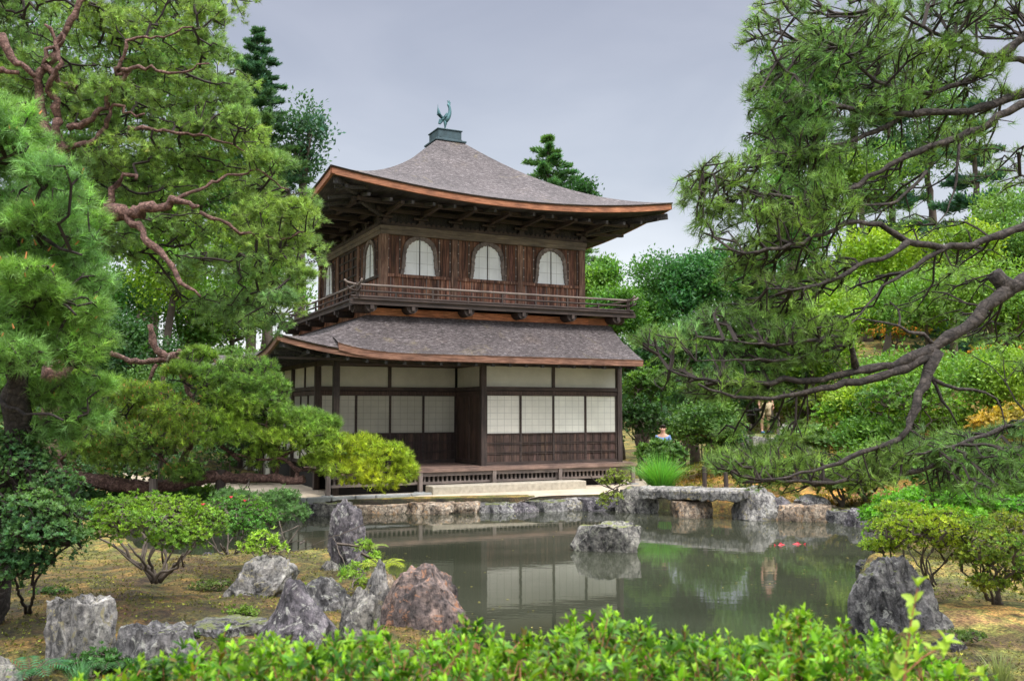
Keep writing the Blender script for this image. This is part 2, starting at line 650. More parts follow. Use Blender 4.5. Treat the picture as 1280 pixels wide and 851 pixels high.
def wob(X, Y, k=1.0):
    return (np.sin(X * 1.3 * k + 1.7 * np.sin(Y * .7 * k)) + np.sin(Y * 1.7 * k + 2.1 * np.sin(X * .9 * k + 1)) +
            .5 * np.sin(X * 3.7 * k + Y * 2.9 * k)) / 2.5


def gz(X, Y):
    X, Y = np.asarray(X, float), np.asarray(Y, float)
    d = pond_dist(X, Y)
    u, v = uv_of(X, Y)
    flat = smooth(0, 1.5, np.maximum(np.maximum(-4.5 - u, u - 8.5), np.maximum(-3.6 - v, v - 8)))
    h = .30 + flat * (.05 * wob(X, Y) + .025 * wob(X, Y, 3.1) + .012 * wob(X, Y, 7.7))
    h = h + .12 * np.exp(-((X + 4.2) ** 2 / 3 + (Y - 9.6) ** 2 / 1.6))       # low mound on the moss island
    h = h + .45 * smooth(6.4, 4.6, Y)                                    # the walk the camera stands on
    rise = np.maximum(0, Y - 22) * .19
    h = h + smooth(3.5, 8, X - (Y - 24) * .28) * np.minimum(rise, 5.2) + smooth(36, 70, Y) * 1.4
    h = h + smooth(9, 16, np.abs(X)) * smooth(6, 20, Y) * 1.2
    shore = smooth(-.05, .22, d)
    return np.where(d > .22, h, h * shore - .7 * smooth(-.0, -1.2, d) - .12 * (1 - shore))


def lin(a, b, s):
    return list(np.arange(a, b, s))


def gxy(px, py, z=.3):
    return ground_at(px, py, z)[:2]


def make_ground():
    xs = np.array(lin(-300, -60, 20) + lin(-60, -24, 3) + lin(-24, -12, .5) + lin(-12, 12, .13) + lin(12, 24, .5) + lin(24, 60, 3) + lin(60, 301, 20))
    ys = np.array(lin(-40, 2, 3) + lin(2, 5, .5) + lin(5, 26, .12) + lin(26, 44, .5) + lin(44, 90, 3) + lin(90, 420, 20))
    X, Y = np.meshgrid(xs, ys)
    Z = gz(X, Y)
    V = np.stack([X, Y, Z], -1).reshape(-1, 3)
    a, b = X.shape
    i = np.arange(a * b).reshape(a, b)
    Fc = np.stack([i[:-1, :-1], i[:-1, 1:], i[1:, 1:], i[1:, :-1]], -1).reshape(-1, 4)
    # the island in front is dark with fallen litter in the middle; muddy under water
    X, Y = V[:, 0], V[:, 1]
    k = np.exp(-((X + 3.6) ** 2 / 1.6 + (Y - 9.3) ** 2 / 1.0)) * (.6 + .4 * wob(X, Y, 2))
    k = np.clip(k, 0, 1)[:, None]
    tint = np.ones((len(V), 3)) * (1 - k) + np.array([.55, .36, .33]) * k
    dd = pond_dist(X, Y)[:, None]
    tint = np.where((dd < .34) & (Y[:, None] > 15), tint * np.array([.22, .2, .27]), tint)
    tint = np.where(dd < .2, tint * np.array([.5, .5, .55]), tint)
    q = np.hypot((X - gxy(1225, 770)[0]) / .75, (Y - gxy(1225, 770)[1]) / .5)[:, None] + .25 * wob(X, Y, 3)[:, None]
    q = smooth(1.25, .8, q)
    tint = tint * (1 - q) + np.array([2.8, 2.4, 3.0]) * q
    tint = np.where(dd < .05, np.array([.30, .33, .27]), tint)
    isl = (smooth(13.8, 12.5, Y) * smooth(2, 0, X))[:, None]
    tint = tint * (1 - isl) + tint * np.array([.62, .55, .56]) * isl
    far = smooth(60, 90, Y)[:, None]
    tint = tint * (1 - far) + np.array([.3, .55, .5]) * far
    r = (smooth(3.5, 6, X) * smooth(20.5, 21.5, Y) * smooth(31, 26, Y))[:, None] * .75
    tint = tint * (1 - r) + np.array([1.7, 1.05, .75]) * r
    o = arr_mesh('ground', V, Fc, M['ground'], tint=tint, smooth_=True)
    tag(o, kind='structure')


make_ground()

w = MB()
w.add([(-60, 5, 0), (60, 5, 0), (60, 24.5, 0), (-60, 24.5, 0)], [(0, 1, 2, 3)])
# keep the water inside its shores: a sheet cut to a slightly grown outline of the pond
cen = POND.mean(0)
w = MB()
outline = []
n_ = len(POND)
for i in range(n_):
    p0, p1, p2 = POND[i - 1], POND[i], POND[(i + 1) % n_]
    t_ = (p2 - p0) / np.linalg.norm(p2 - p0)
    nn = np.array([t_[1], -t_[0]])
    q = p1 + nn * .12
    if pond_dist(*q) < 0:
        q = p1 - nn * .12
    outline.append((q[0], q[1], 0.0))
w.add(outline, [tuple(range(n_))])
water = w.build('pond_water', M['water'])
tag(water, kind='structure')


def strip_sheet(name, front, back, mat, rows=5, dz=.02, sub=6):
    """ground-hugging sheet between two polylines of (x, y)"""
    def res(pl, n):
        pl = np.array(pl, float)
        s = np.r_[0, np.cumsum(np.linalg.norm(np.diff(pl, axis=0), axis=1))]
        t = np.linspace(0, s[-1], n)
        return np.stack([np.interp(t, s, pl[:, 0]), np.interp(t, s, pl[:, 1])], -1)
    n = sub * max(len(front), len(back))
    a, b = res(front, n), res(back, n)
    m = MB()
    P = []
    for j in range(rows + 1):
        k = j / rows
        q = a * (1 - k) + b * k
        z = gz(q[:, 0], q[:, 1]) + dz
        P.append([(x, y, zz) for (x, y), zz in zip(q, z)])
    m.grid(P)
    o = m.build(name, mat, smooth_=True)
    return tag(o, kind='structure')


def gxy(px, py, z=.3):
    return ground_at(px, py, z)[:2]


strip_sheet('gravel_path', [gxy(*p) for p in ((235, 619), (300, 622), (380, 627), (450, 627), (530, 625), (620, 623), (700, 620), (770, 618), (815, 617))],
            [gxy(*p) for p in ((150, 602), (290, 604), (400, 604), (500, 604), (600, 603), (700, 601), (760, 600), (820, 598))], M['gravel'])

# ================================================================== THE PAVILION
DZ = -.38
pav = thing('pavilion', 'two storey dark timber pavilion with curved bark roofs and white paper windows', 'temple pavilion',
            (CX, CY, .30), ROT)
W2, D2 = 5.9, 6.18
LU, LV, LL, LD, REC, SEC = -1.437, -.838, 8.052, 7.0, 1.766, 3.894
LR, LB, RU, RV = LU + LL, LV + LD, LU + SEC, LV + REC


def part(mb, name, mat, parent=pav, **k):
    return mb.build(name, mat, parent, dz=DZ, **k)


class Face:
    """wall frame: a runs along the wall, o outwards, z up"""
    def __init__(s, org, d, n):
        s.org, s.d, s.n = org, d, n

    def P(s, a, z, o):
        return (s.org[0] + s.d[0] * a + s.n[0] * o, s.org[1] + s.d[1] * a + s.n[1] * o, z)

    def box(s, mb, a0, a1, z0, z1, o0, o1, t=1.0):
        vs = [s.P(a, z, o) for z in (z0, z1) for o in (o0, o1) for a in (a0, a1)]
        mb.add(vs, [(0, 2, 3, 1), (4, 5, 7, 6), (0, 1, 5, 4), (2, 6, 7, 3), (0, 4, 6, 2), (1, 3, 7, 5)], t)

    def poly(s, mb, pts, o0, o1, t=1.0):
        n = len(pts)
        vs = [s.P(a, z, o0) for a, z in pts] + [s.P(a, z, o1) for a, z in pts]
        mb.add(vs, [tuple(range(n)), tuple(range(n, 2 * n))[::-1]] + [(i, i + n, (i + 1) % n + n, (i + 1) % n) for i in range(n)], t)


def boards(mb, fc, a0, a1, z0, z1, o0, o1, wid=.15, lo=.6, hi=1.35):
    a = a0
    while a < a1 - .01:
        b = min(a1, a + wid * random.uniform(.7, 1.3))
        g = random.uniform(lo, hi)
        fc.box(mb, a + .003, b - .003, z0, z1, o0, o1 + random.uniform(0, .006), (g, g * random.uniform(.88, 1.0), g * random.uniform(.82, 1.0)))
        a = b


def curved_roof(tag_, outer, inner, zt, ze, lifts, p, th, wall, zs, mixf=.35, pw=1.9, ns=16, ntt=40, right_gable=False):
    """outer/inner: (x0,x1,y0,y1). lifts for corners (x0y0, x1y0, x1y1, x0y1)"""
    X0, X1, Y0, Y1 = outer
    a0, a1, b0, b1 = inner
    oc = [(X0, Y0), (X1, Y0), (X1, Y1), (X0, Y1)]
    ic = [(a0, b0), (a1, b0), (a1, b1), (a0, b1)]
    w0, w1, v0, v1 = wall
    wc = [(w0, v0), (w1, v0), (w1, v1), (w0, v1)]
    top, edge, line, sof = MB(), MB(), MB(), MB()

    def f(s):
        return mixf * s + (1 - mixf) * (1 - (1 - s) ** pw)

    def lerp(p_, q_, t):
        return (p_[0] + (q_[0] - p_[0]) * t, p_[1] + (q_[1] - p_[1]) * t)
    zz = {}
    for k in range(4):
        k2 = (k + 1) % 4
        ln = math.dist(oc[k], oc[k2])

        def lift(t):
            r = min(1, 3.2 / ln) if p > 3 else .5
            la = max(0, 1 - t / r) if p > 3 else (1 - t)
            lb = max(0, 1 - (1 - t) / r) if p > 3 else t
            pp = 2.2 if p > 3 else p
            return lifts[k] * la ** pp + lifts[k2] * lb ** pp
        P = []
        for i in range(ns + 1):
            s = i / ns
            row = []
            for j in range(ntt + 1):
                t = j / ntt
                # keep more columns near the corners
                t = .5 - .5 * math.cos(math.pi * t)
                q = lerp(lerp(ic[k], ic[k2], t), lerp(oc[k], oc[k2], t), s)
                row.append((q[0], q[1], zt - (zt - ze) * f(s) + lift(t) * s ** 2.6))
            P.append(row)
        top.grid(P)
        ed, ln_, so_ = [[], [], []], [[], []], [[], []]
        n = ((0, -1), (1, 0), (0, 1), (-1, 0))[k]
        for j in range(ntt + 1):
            t = .5 - .5 * math.cos(math.pi * j / ntt)
            q = P[-1][j]
            c = lerp(oc[k], oc[k2], .5)
            # slant the edge inward towards the middle of the roof
            m = ((X0 + X1) / 2, (Y0 + Y1) / 2)
            def inn(d):
                sx = 1 if q[0] > m[0] else -1
                sy = 1 if q[1] > m[1] else -1
                x = q[0] - sx * d * (1 if (abs(n[0]) or j in (0, ntt)) else 0)
                y = q[1] - sy * d * (1 if (abs(n[1]) or j in (0, ntt)) else 0)
                return x, y
            x1, y1 = inn(.012)
            x2, y2 = inn(.035)
            x3, y3 = inn(.10)
            ln_[0].append(q); ln_[1].append((x1, y1, q[2] - th * .2))
            ed[0].append((x2, y2, q[2] - th * .2)); ed[1].append((x2, y2, q[2] - th)); ed[2].append((x3, y3, q[2] - th - .002))
            line_y = (x2, y2, q[2] - th * .2)
            so_[0].append((x3, y3, q[2] - th))
            wq = lerp(wc[k], wc[k2], t)
            so_[1].append((wq[0], wq[1], zs))
        line.grid(ln_ + [[(a[0], a[1], a[2]) for a in ed[0]]])
        edge.grid(ed)
        rows = [so_[0]]
        for i in range(1, 6):
            s = i / 5
            rows.append([(a[0] + (b[0] - a[0]) * s, a[1] + (b[1] - a[1]) * s,
                          a[2] + (b[2] - a[2]) * s - (a[2] - (ze - th)) * s * (1 - s) * .6) for a, b in zip(so_[0], so_[1])])
        sof.grid(rows)
    r = part(top, tag_ + '_roof', M['thatch'], smooth_=True)
    part(line, 'roof_rim', M['beam_x'], r, smooth_=True)
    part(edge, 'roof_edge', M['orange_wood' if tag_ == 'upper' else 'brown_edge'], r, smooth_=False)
    part(sof, 'soffit', M['eave_wood'], r, smooth_=True)
    return r


EO = 1.95
CXM, CYM = W2 / 2, D2 / 2
uroof = curved_roof('upper', (-EO, W2 + EO - .1, -EO, D2 + EO), (CXM - .45, CXM + .45, CYM - .45, CYM + .45), 10.50, 7.63,
                    (.50, .56, .50, .50), 2.9, .19, (-.02, W2 + .02, -.02, D2 + .02), 7.86, mixf=.62, pw=2.1)
# pedestal at the peak
m = MB()
m.box(CXM - .50, CXM + .50, CYM - .50, CYM + .50, 10.50, 10.56)
m.box(CXM - .40, CXM + .40, CYM - .40, CYM + .40, 10.56, 10.62)
m.box(CXM - .38, CXM + .38, CYM - .38, CYM + .38, 10.62, 10.86)
m.box(CXM - .41, CXM + .41, CYM - .41, CYM + .41, 10.86, 10.90)
part(m, 'roof_cap', M['copper_cap'], bevel=.01)

lroof = curved_roof('lower', (-3.15, 6.64, -2.04, 7.5), (-.62, 6.5, -.62, 6.8), 4.80, 3.75, (.40, .0, .0, .45), 4, .15,
                    (LU, LR, LV, LB), 3.80, mixf=.55, pw=1.8, ns=12)
# the thicker run of thatch that starts at a small upturned shoulder near the front corner
m = MB(); e = MB()
P = []; E = [[], [], []]
for i in range(9):
    s = .45 + .55 * i / 8
    row = []
    for j in range(36):
        t = j / 35
        x = -1.72 + t * (6.635 + 1.72)
        fz = .55 * s + .45 * (1 - (1 - s) ** 1.8)
        y = -.62 + (-2.055 + .62) * s
        bumpz = .10 * math.exp(-t * 14) + .018
        lf = .40 * max(0, 1 - (x + 3.15) / 3.2) ** 2.2 * s ** 2.6
        row.append((x, y, 4.80 - 1.05 * fz + lf + bumpz * smooth(.45, .8, s) + .004))
    P.append(row)
m.grid(P)
for q in P[-1]:
    E[0].append((q[0], q[1] - .004, q[2])); E[1].append((q[0], q[1] + .012, q[2] - .035)); E[2].append((q[0], q[1] + .014, q[2] - .165))
e.grid(E)
e.add([P[-1][0], P[-2][0], (P[-2][0][0], P[-2][0][1], P[-2][0][2] - .16), (P[-1][0][0], P[-1][0][1], P[-1][0][2] - .16)], [(0, 1, 2, 3)])
sh = part(m, 'thatch_layer', M['thatch'], lroof, smooth_=True)
part(e, 'layer_edge', M['brown_edge'], lroof)

FU = {'front': Face((0, 0), (1, 0), (0, -1)), 'left': Face((0, 0), (0, 1), (-1, 0)),
      'back': Face((0, D2), (1, 0), (0, 1)), 'right': Face((W2, 0), (0, 1), (1, 0))}
# cores so that nothing shows through
m = MB(); m.box(.05, W2 - .05, .05, D2 - .05, 4.6, 8.2); m.box(-.5, W2 + .5, -.5, D2 + .5, 4.4, 4.98)
part(m, 'inner_wall', M['dark'])
m = MB(); m.box(RU + .06, LR - .06, LV + .06, LB - .06, .3, 3.9); m.box(LU + .06, RU + .1, RV + .06, LB - .06, .3, 3.9)
part(m, 'inner_wall', M['dark'])

# ---- upper storey walls
ZD = 5.22
WB = [(.455, 0), (.425, .14), (.405, .32), (.395, .52), (.37, .66), (.31, .775), (.22, .86), (.11, .915), (0, .955)]


def bell(c, z, k=0.0, ky=None):
    r = [(c + x + (k * (1 if i < 8 else 0)), z + y + (0 if i == 0 else (k * min(1, i / 5)))) for i, (x, y) in enumerate(WB)]
    l = [(2 * c - x, y) for x, y in r[:-1]][::-1]
    return r + l


def bell_window(fc, c, z):
    fr = MB()
    inn_, out = bell(c, z), bell(c, z, .085)
    n = len(inn_)
    for i in range(n - 1):
        # scalloped inner lip, segment by segment
        for q in range(3):
            k0, k1 = q / 3, (q + 1) / 3
            a = [(inn_[i][0] + (inn_[i + 1][0] - inn_[i][0]) * k, inn_[i][1] + (inn_[i + 1][1] - inn_[i][1]) * k) for k in (k0, k1)]
            b = [(out[i][0] + (out[i + 1][0] - out[i][0]) * k, out[i][1] + (out[i + 1][1] - out[i][1]) * k) for k in (k0, k1)]
            jut = .012 if q == 1 else 0
            a = [(c + (x - c) * (1 - jut * 2), z + (y - z) * (1 - jut)) for x, y in a]
            fc.poly(fr, [a[0], a[1], b[1], b[0]], -.0, .075, random.uniform(.7, 1.2))
    f_ = part(fr, 'window', M['grey_post'])
    pn = MB()
    fc.poly(pn, inn_, 0.0, .028)
    part(pn, 'pane', M['shoji_white'], f_)
    b = MB()
    fc.box(b, c - .012, c + .012, z, z + .95, .028, .042)
    part(b, 'window_bar', M['post'], f_)


def upper_face(fc, L, kinds, key):
    nb = len(kinds)
    bw = L / nb
    for i, kd in enumerate(kinds):
        lo, hi, bt = MB(), MB(), MB()
        a0, a1 = i * bw + .07, (i + 1) * bw - .07
        if kd == 'w':
            boards(lo, fc, a0, a1, ZD, 5.90, 0, .02, .13, .55, 1.7)
            boards(hi, fc, a0, a1, 5.96, 6.98, 0, .015, .15, .45, .95)
            for a in np.arange(a0 + .12, a1, .33):
                fc.box(bt, a - .012, a + .012, ZD, 5.88, .02, .036, random.uniform(.6, 1.3))
            for a in (a0 + .05, a0 + .36, a1 - .36, a1 - .05):
                fc.box(bt, a - .014, a + .014, 6.0, 6.95, .02, .034, random.uniform(.4, .9))
                for z in (6.1, 6.35, 6.6, 6.85):
                    fc.box(bt, a - .017, a + .017, z, z + .03, .034, .042, 2.2)
            c = (i + .5) * bw
            bell_window(fc, c, 5.96)
        elif kd == 'd':
            boards(lo, fc, a0, a1, ZD, 6.98, 0, .01, .2, .5, .8)
            d = MB()
            for a in np.linspace(a0, a1 - .05, 5):
                fc.box(d, a, a + .05, ZD, 6.98, .012, .05)
            for z in np.linspace(ZD, 6.93, 8):
                fc.box(d, a0, a1, z, z + .05, .012, .045)
            part(d, 'lattice_door', M['post'])
        if kd != 'd':
            s = MB()
            fc.box(s, a0 - .01, a1 + .01, 5.88, 5.96, 0, .07)
            part(s, 'window_sill', M['board'] if key == 'front' else M['beam_y'])
        part(lo, 'lower_boards', M['board'])
        if kd == 'w':
            part(hi, 'upper_boards', M['board'])
            part(bt, 'battens', M['grey_post'])
    for i in range(nb + 1):
        p_ = MB()
        a = min(max(i * bw, .0), L)
        if key in ('front', 'back') or 0 < i < nb:
            hw = .085 if 0 < i < nb else .10
            fc.box(p_, a - hw, a + hw, ZD - .05, 7.12, -.1, .075 if 0 < i < nb else .10)
            part(p_, 'post', M['worn_post'], bevel=.01)
    fb = MB()
    fc.box(fb, -.11, L + .11, 6.98, 7.09, -.02, .115)
    part(fb, 'frieze', M['frieze'])
    fb = MB()
    fc.box(fb, -.14, L + .14, 7.09, 7.20, -.02, .135)
    part(fb, 'frieze', M['frieze'])
    # scalloped moulding
    sc = MB()
    fc.box(sc, -.15, L + .15, 7.20, 7.27, 0, .15)
    k = int((L + .3) / .14)
    for j in range(k):
        a = -.15 + (j + .5) * (L + .3) / k
        pts = [(a + .055 * math.cos(q), 7.27 + .045 * math.sin(q)) for q in np.linspace(0, math.pi, 6)]
        fc.poly(sc, pts, .02, .15)
    part(sc, 'scalloped_moulding', M['beam_x' if key in ('front', 'back') else 'beam_y'])
    # bracket zone
    fz = MB()
    boards(fz, fc, 0, L, 7.20, 8.0, -.02, .01, .3, .4, .8)
    part(fz, 'bracket_board', M['eave_wood'])
    bz = MB()
    fc.box(bz, -.5, L + .5, 7.50, 7.60, .26, .36)
    fc.box(bz, -1.15, L + 1.15, 7.56, 7.66, .95, 1.05)
    part(bz, 'eave_beam', M['beam_x' if key in ('front', 'back') else 'beam_y'])
    nbk = 2 * nb
    for j in range(nbk + 1):
        a = j * L / nbk
        b = MB()
        fc.box(b, a - .07, a + .07, 7.26, 7.38, 0, .16)
        fc.box(b, a - .20, a + .20, 7.40, 7.46, .02, .14)
        fc.box(b, a - .05, a + .05, 7.44, 7.56, .0, .42)
        fc.box(b, a - .09, a + .09, 7.50, 7.57, .24, .40)
        pts = [(0.0, 7.50), (.5, 7.46), (1.0, 7.47), (1.45, 7.50), (1.45, 7.57), (1.0, 7.55), (0, 7.60)]
        vs = []
        for da in (-.05, .05):
            vs += [fc.P(a + da, z, o) for o, z in pts]
        nn_ = len(pts)
        b.add(vs, [tuple(range(nn_)), tuple(range(nn_, 2 * nn_))[::-1]] + [(i, i + nn_, (i + 1) % nn_ + nn_, (i + 1) % nn_) for i in range(nn_)])
        part(b, 'bracket', M['beam_y' if key in ('front', 'back') else 'beam_x'])
    if key in ('front', 'left'):
        for j in range(17):
            a = -1.5 + j * (L + 3.0) / 16
            if abs(a / (L / nbk) - round(a / (L / nbk))) < .06 and 0 <= a <= L:
                continue
            b = MB()
            s = max(0, max(-a, a - L)) / EO
            b.beam(fc.P(a, 7.78, .15 + max(0, s) * 1.0), fc.P(a, 7.50 + .40 * s ** 2.2, 1.72), .07, .08)
            part(b, 'rafter', M['eave_wood'])


upper_face(FU['front'], W2, 'www', 'front')
upper_face(FU['left'], D2, 'wdw', 'left')
upper_face(FU['back'], W2, 'wdw', 'back')
upper_face(FU['right'], D2, 'www', 'right')
for (x, y, sx, sy) in ((0, 0, -1, -1), (W2, 0, 1, -1), (0, D2, -1, 1)):
    b = MB()
    b.beam((x, y, 7.66), (x + sx * 1.78, y + sy * 1.78, 7.82), .11, .15)
    b.beam((x, y, 7.46), (x + sx * .9, y + sy * .9, 7.62), .10, .14)
    b.box(x + sx * .9 - .1, x + sx * .9 + .1, y + sy * .9 - .1, y + sy * .9 + .1, 7.56, 7.68)
    part(b, 'hip_rafter', M['eave_wood'])

# ---- balcony
BO = 1.05
m = MB()
m.box(-BO, W2 + BO, -BO, D2 + BO, 5.12, 5.16)
part(m, 'balcony_floor', M['deck'])
for key in ('front', 'left', 'back', 'right'):
    fc = FU[key]
    L = W2 if key in ('front', 'back') else D2
    mt = M['beam_x'] if key in ('front', 'back') else M['beam_y']
    e = MB()
    ex = .12 if key in ('front', 'back') else -.01
    fc.box(e, -BO - ex, L + BO + ex, 5.01, 5.12, BO - .12, BO + .0)
    fc.box(e, -BO - ex * .5, L + BO + ex * .5, 5.125, 5.165, BO + .003, BO + .05)
    part(e, 'balcony_edge', mt)
    # waist boards under the balcony
    wb_ = MB()
    boards(wb_, fc, -.58, L + .58, 4.72, 4.99, .5, .56, 1.1, 1.2, 1.9)
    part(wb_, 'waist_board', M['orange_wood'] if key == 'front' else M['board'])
    wb_ = MB()
    fc.box(wb_, -.66, L + .66, 4.70, 4.77, .5, .64)
    part(wb_, 'waist_beam', mt)
    for a in ([-.62, .45, 2.0, 3.55, 5.05, 6.5] if key == 'front' else [-.6, .8, 2.3, 3.8, 5.3, 6.8]):
        b = MB()
        pts = [(a - .15, 5.0), (a - .14, 4.93), (a - .085, 4.87), (a - .05, 4.85), (a, 4.835), (a + .05, 4.85), (a + .085, 4.87), (a + .14, 4.93), (a + .15, 5.0)]
        fc.poly(b, pts, .56, .98)
        fc.box(b, a - .045, a + .045, 4.90, 5.0, .98, 1.06)
        part(b, 'bracket', M['post'])
    # railing
    for nm, z, o, r_, ext in (('top_rail', 5.50, BO - .08, .030, .34), ('middle_rail', 5.345, BO - .08, .026, .26), ('bottom_rail', 5.21, BO - .08, .030, .16)):
        b = MB()
        up = .10 if nm != 'bottom_rail' else .0
        xs = [(-BO - ext + .08, up), (-BO - ext * .55, up * .4), (-BO - .0, .0), (L / 2, 0), (L + BO, 0), (L + BO + ext * .55, up * .4), (L + BO + ext - .08, up)]
        zoff = 0 if key in ('front', 'back') else -.012
        b.tube([fc.P(a, z + dz_ + zoff, o) for a, dz_ in xs], r_, 8)
        part(b, nm, M['grey_wood'] if nm == 'top_rail' else mt, smooth_=True)
    k = 8
    for j in range(k + 1):
        a = -BO + .08 + j * (L + 2 * BO - .16) / k
        if j in (0, k) and key in ('left', 'right'):
            continue
        b = MB()
        tall = 5.47 if (j % 2 == 0 or j in (0, k)) else 5.33
        fc.box(b, a - .022, a + .022, 5.16, tall, BO - .102, BO - .058)
        if j in (0, k):
            fc.box(b, a - .04, a + .04, 5.0, 5.55, BO - .118, BO - .042)
        part(b, 'rail_post', M['post'])

# ---- lower storey
ZP0, ZP1 = 3.04, 3.60


def post(x, y, z0=.92, z1=3.72, w_=.15, mat='post'):
    b = MB(); b.box(x - w_ / 2, x + w_ / 2, y - w_ / 2, y + w_ / 2, z0, z1)
    part(b, 'post', M[mat], bevel=.008)


def sliding(fc, a0, a1, n, paper, wood_m='board_dark', z0=1.06, zm=1.80, z1=2.84, plaster_low=False):
    wd = (a1 - a0) / n
    for i in range(n):
        x0, x1 = a0 + i * wd, a0 + (i + 1) * wd
        o = .012 * (i % 2)
        fr = MB()
        for q in (x0, x1 - .028):
            fc.box(fr, q, q + .028, z0, z1, -.03, .02 + o)
        for z in (z0, zm, z1 - .03):
            fc.box(fr, x0 + .028, x1 - .028, z, z + .03, -.03, .02 + o)
        if not plaster_low:
            for z in (z0 + .22, z0 + .26, z0 + .47, z0 + .51):
                fc.box(fr, x0 + .028, x1 - .028, z, z + .016, -.03, .016 + o)
            for a in np.linspace(x0, x1, 5)[1:-1]:
                fc.box(fr, a - .008, a + .008, z0 + .03, zm, -.03, .013 + o)
        f_ = part(fr, 'sliding_screen', M['beam_x'])
        pm = MB()
        fc.box(pm, x0 + .02, x1 - .02, zm + .02, z1 - .02, -.03, -.004, (lambda g: (g, g * random.uniform(.97, 1.0), g * random.uniform(.92, 1.0)))(random.uniform(.84, 1.08)))
        part(pm, 'paper', M[paper], f_)
        wm = MB()
        if plaster_low:
            fc.box(wm, x0 + .02, x1 - .02, z0 + .02, zm, -.03, -.004)
            part(wm, 'lower_panel', M['plaster'], f_)
        else:
            boards(wm, fc, x0 + .02, x1 - .02, z0 + .02, zm + .02, -.03, -.004, .11, .6, 1.5)
            part(wm, 'lower_panel', M[wood_m], f_)


def wall_run(fc, a0, a1, n, paper, mids=(), mt='beam_x', **k):
    pl = MB()
    cuts = [a0] + list(mids) + [a1]
    for p0, p1 in zip(cuts[:-1], cuts[1:]):
        fc.box(pl, p0 + .03, p1 - .03, ZP0 - .02, ZP1 + .12, -.04, -.005)
    part(pl, 'plaster_panel', M['plaster'])
    for a in mids:
        b = MB(); fc.box(b, a - .045, a + .045, 2.92, 3.66, -.04, .03)
        part(b, 'transom_post', M['post'])
    b = MB()
    fc.box(b, a0 - .02, a1 + .02, 2.945, 3.045, -.04, .06)
    part(b, 'lintel', M[mt])
    b = MB()
    fc.box(b, a0 - .02, a1 + .02, 2.835, 2.93, -.04, .035)
    part(b, 'lintel', M['board_dark'])
    b = MB()
    fc.box(b, a0 - .02, a1 + .02, 3.58, 3.72, -.06, .07)
    part(b, 'wall_plate', M[mt])
    b = MB()
    fc.box(b, a0 - .02, a1 + .02, 1.0, 1.06, -.06, .05)
    part(b, 'threshold', M[mt])
    if n:
        sliding(fc, a0 + .02, a1 - .02, n, paper, **k)


ff = Face((0, LV), (1, 0), (0, -1))
wall_run(ff, RU + .07, LR - .07, 4, 'shoji', [RU + .07 + (LL - SEC) / 2 - .07])
fr_ = Face((0, RV), (1, 0), (0, -1))
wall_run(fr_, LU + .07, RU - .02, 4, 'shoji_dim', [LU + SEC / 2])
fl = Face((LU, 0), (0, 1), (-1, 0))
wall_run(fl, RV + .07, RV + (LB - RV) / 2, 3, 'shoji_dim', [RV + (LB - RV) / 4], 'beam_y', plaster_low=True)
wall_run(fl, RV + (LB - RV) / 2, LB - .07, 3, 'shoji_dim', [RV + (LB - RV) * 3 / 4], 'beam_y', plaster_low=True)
fs = Face((RU, 0), (0, 1), (-1, 0))
wall_run(fs, LV + .07, RV - .02, 0, 'shoji', [], 'beam_y')
d = MB()
for q0, q1 in ((LV + .08, (LV + RV) / 2 - .01), ((LV + RV) / 2 + .01, RV - .02)):
    d = MB()
    boards(d, fs, q0, q1, 1.06, 2.83, -.03, .0, .22, .8, 1.3)
    for a in (q0, q1 - .05):
        fs.box(d, a, a + .05, 1.06, 2.83, 0, .03)
    for z in (1.06, 2.77):
        fs.box(d, q0 + .05, q1 - .05, z, z + .06, 0, .025)
    part(d, 'board_door', M['board_dark'])
for fc, L0, L1 in ((Face((LR, 0), (0, 1), (1, 0)), LV, LB), (Face((0, LB), (1, 0), (0, 1)), LU, LR)):
    b = MB(); boards(b, fc, L0 + .07, L1 - .07, 1.0, 2.9, -.05, 0, .2, .6, 1.2); part(b, 'wall_boards', M['board_dark'])
    b = MB(); fc.box(b, L0 + .07, L1 - .07, 3.0, 3.7, -.05, -.005); part(b, 'plaster_panel', M['plaster'])
    b = MB(); fc.box(b, L0, L1, 2.9, 3.0, -.05, .05); part(b, 'lintel', M['beam_y'])
for x, y in ((LU, LV), (RU, LV), (LR, LV), (LU, RV), (LU, (RV + LB) / 2), (LU, LB), (LR, LB), (LR, (LV + LB) / 2)):
    post(x, y, .30 if (x, y) != (RU, LV) else .92)
b = MB(); b.box(LU + .02, RU, LV - .06, LV + .06, 3.56, 3.72); part(b, 'eave_beam', M['beam_x'])
b = MB(); b.box(LU - .058, LU + .058, LV, RV, 3.56, 3.72); part(b, 'eave_beam', M['beam_y'])
b = MB(); b.box(LU + .05, RU - .05, LV + .05, RV - .05, 3.60, 3.63); part(b, 'veranda_ceiling', M['board_dark'])
# rafters
for j in range(20):
    x = -2.4 + j * .465
    b = MB()
    lf = .36 * max(0, 1 - (x + 3.15) / 3.2) ** 2.2
    b.beam((x, LV + .05, 3.72), (x, -1.93, 3.555 + lf), .075, .085)
    part(b, 'rafter', M['eave_wood'])
for j in range(19):
    y = -1.35 + j * .465
    b = MB()
    lf = .36 * max(0, 1 - (y + 2.04) / 3.2) ** 2.2
    b.beam((LU + .05, y, 3.74), (-3.03, y, 3.555 + lf), .075, .085)
    part(b, 'rafter', M['eave_wood'])
b = MB(); b.beam((LU, LV, 3.70), (-3.0, -1.92, 3.92), .12, .14); part(b, 'hip_rafter', M['eave_wood'])
b = MB(); b.box(-3.0, 6.6, -1.62, -1.54, 3.60, 3.66); part(b, 'eave_beam', M['beam_x'])
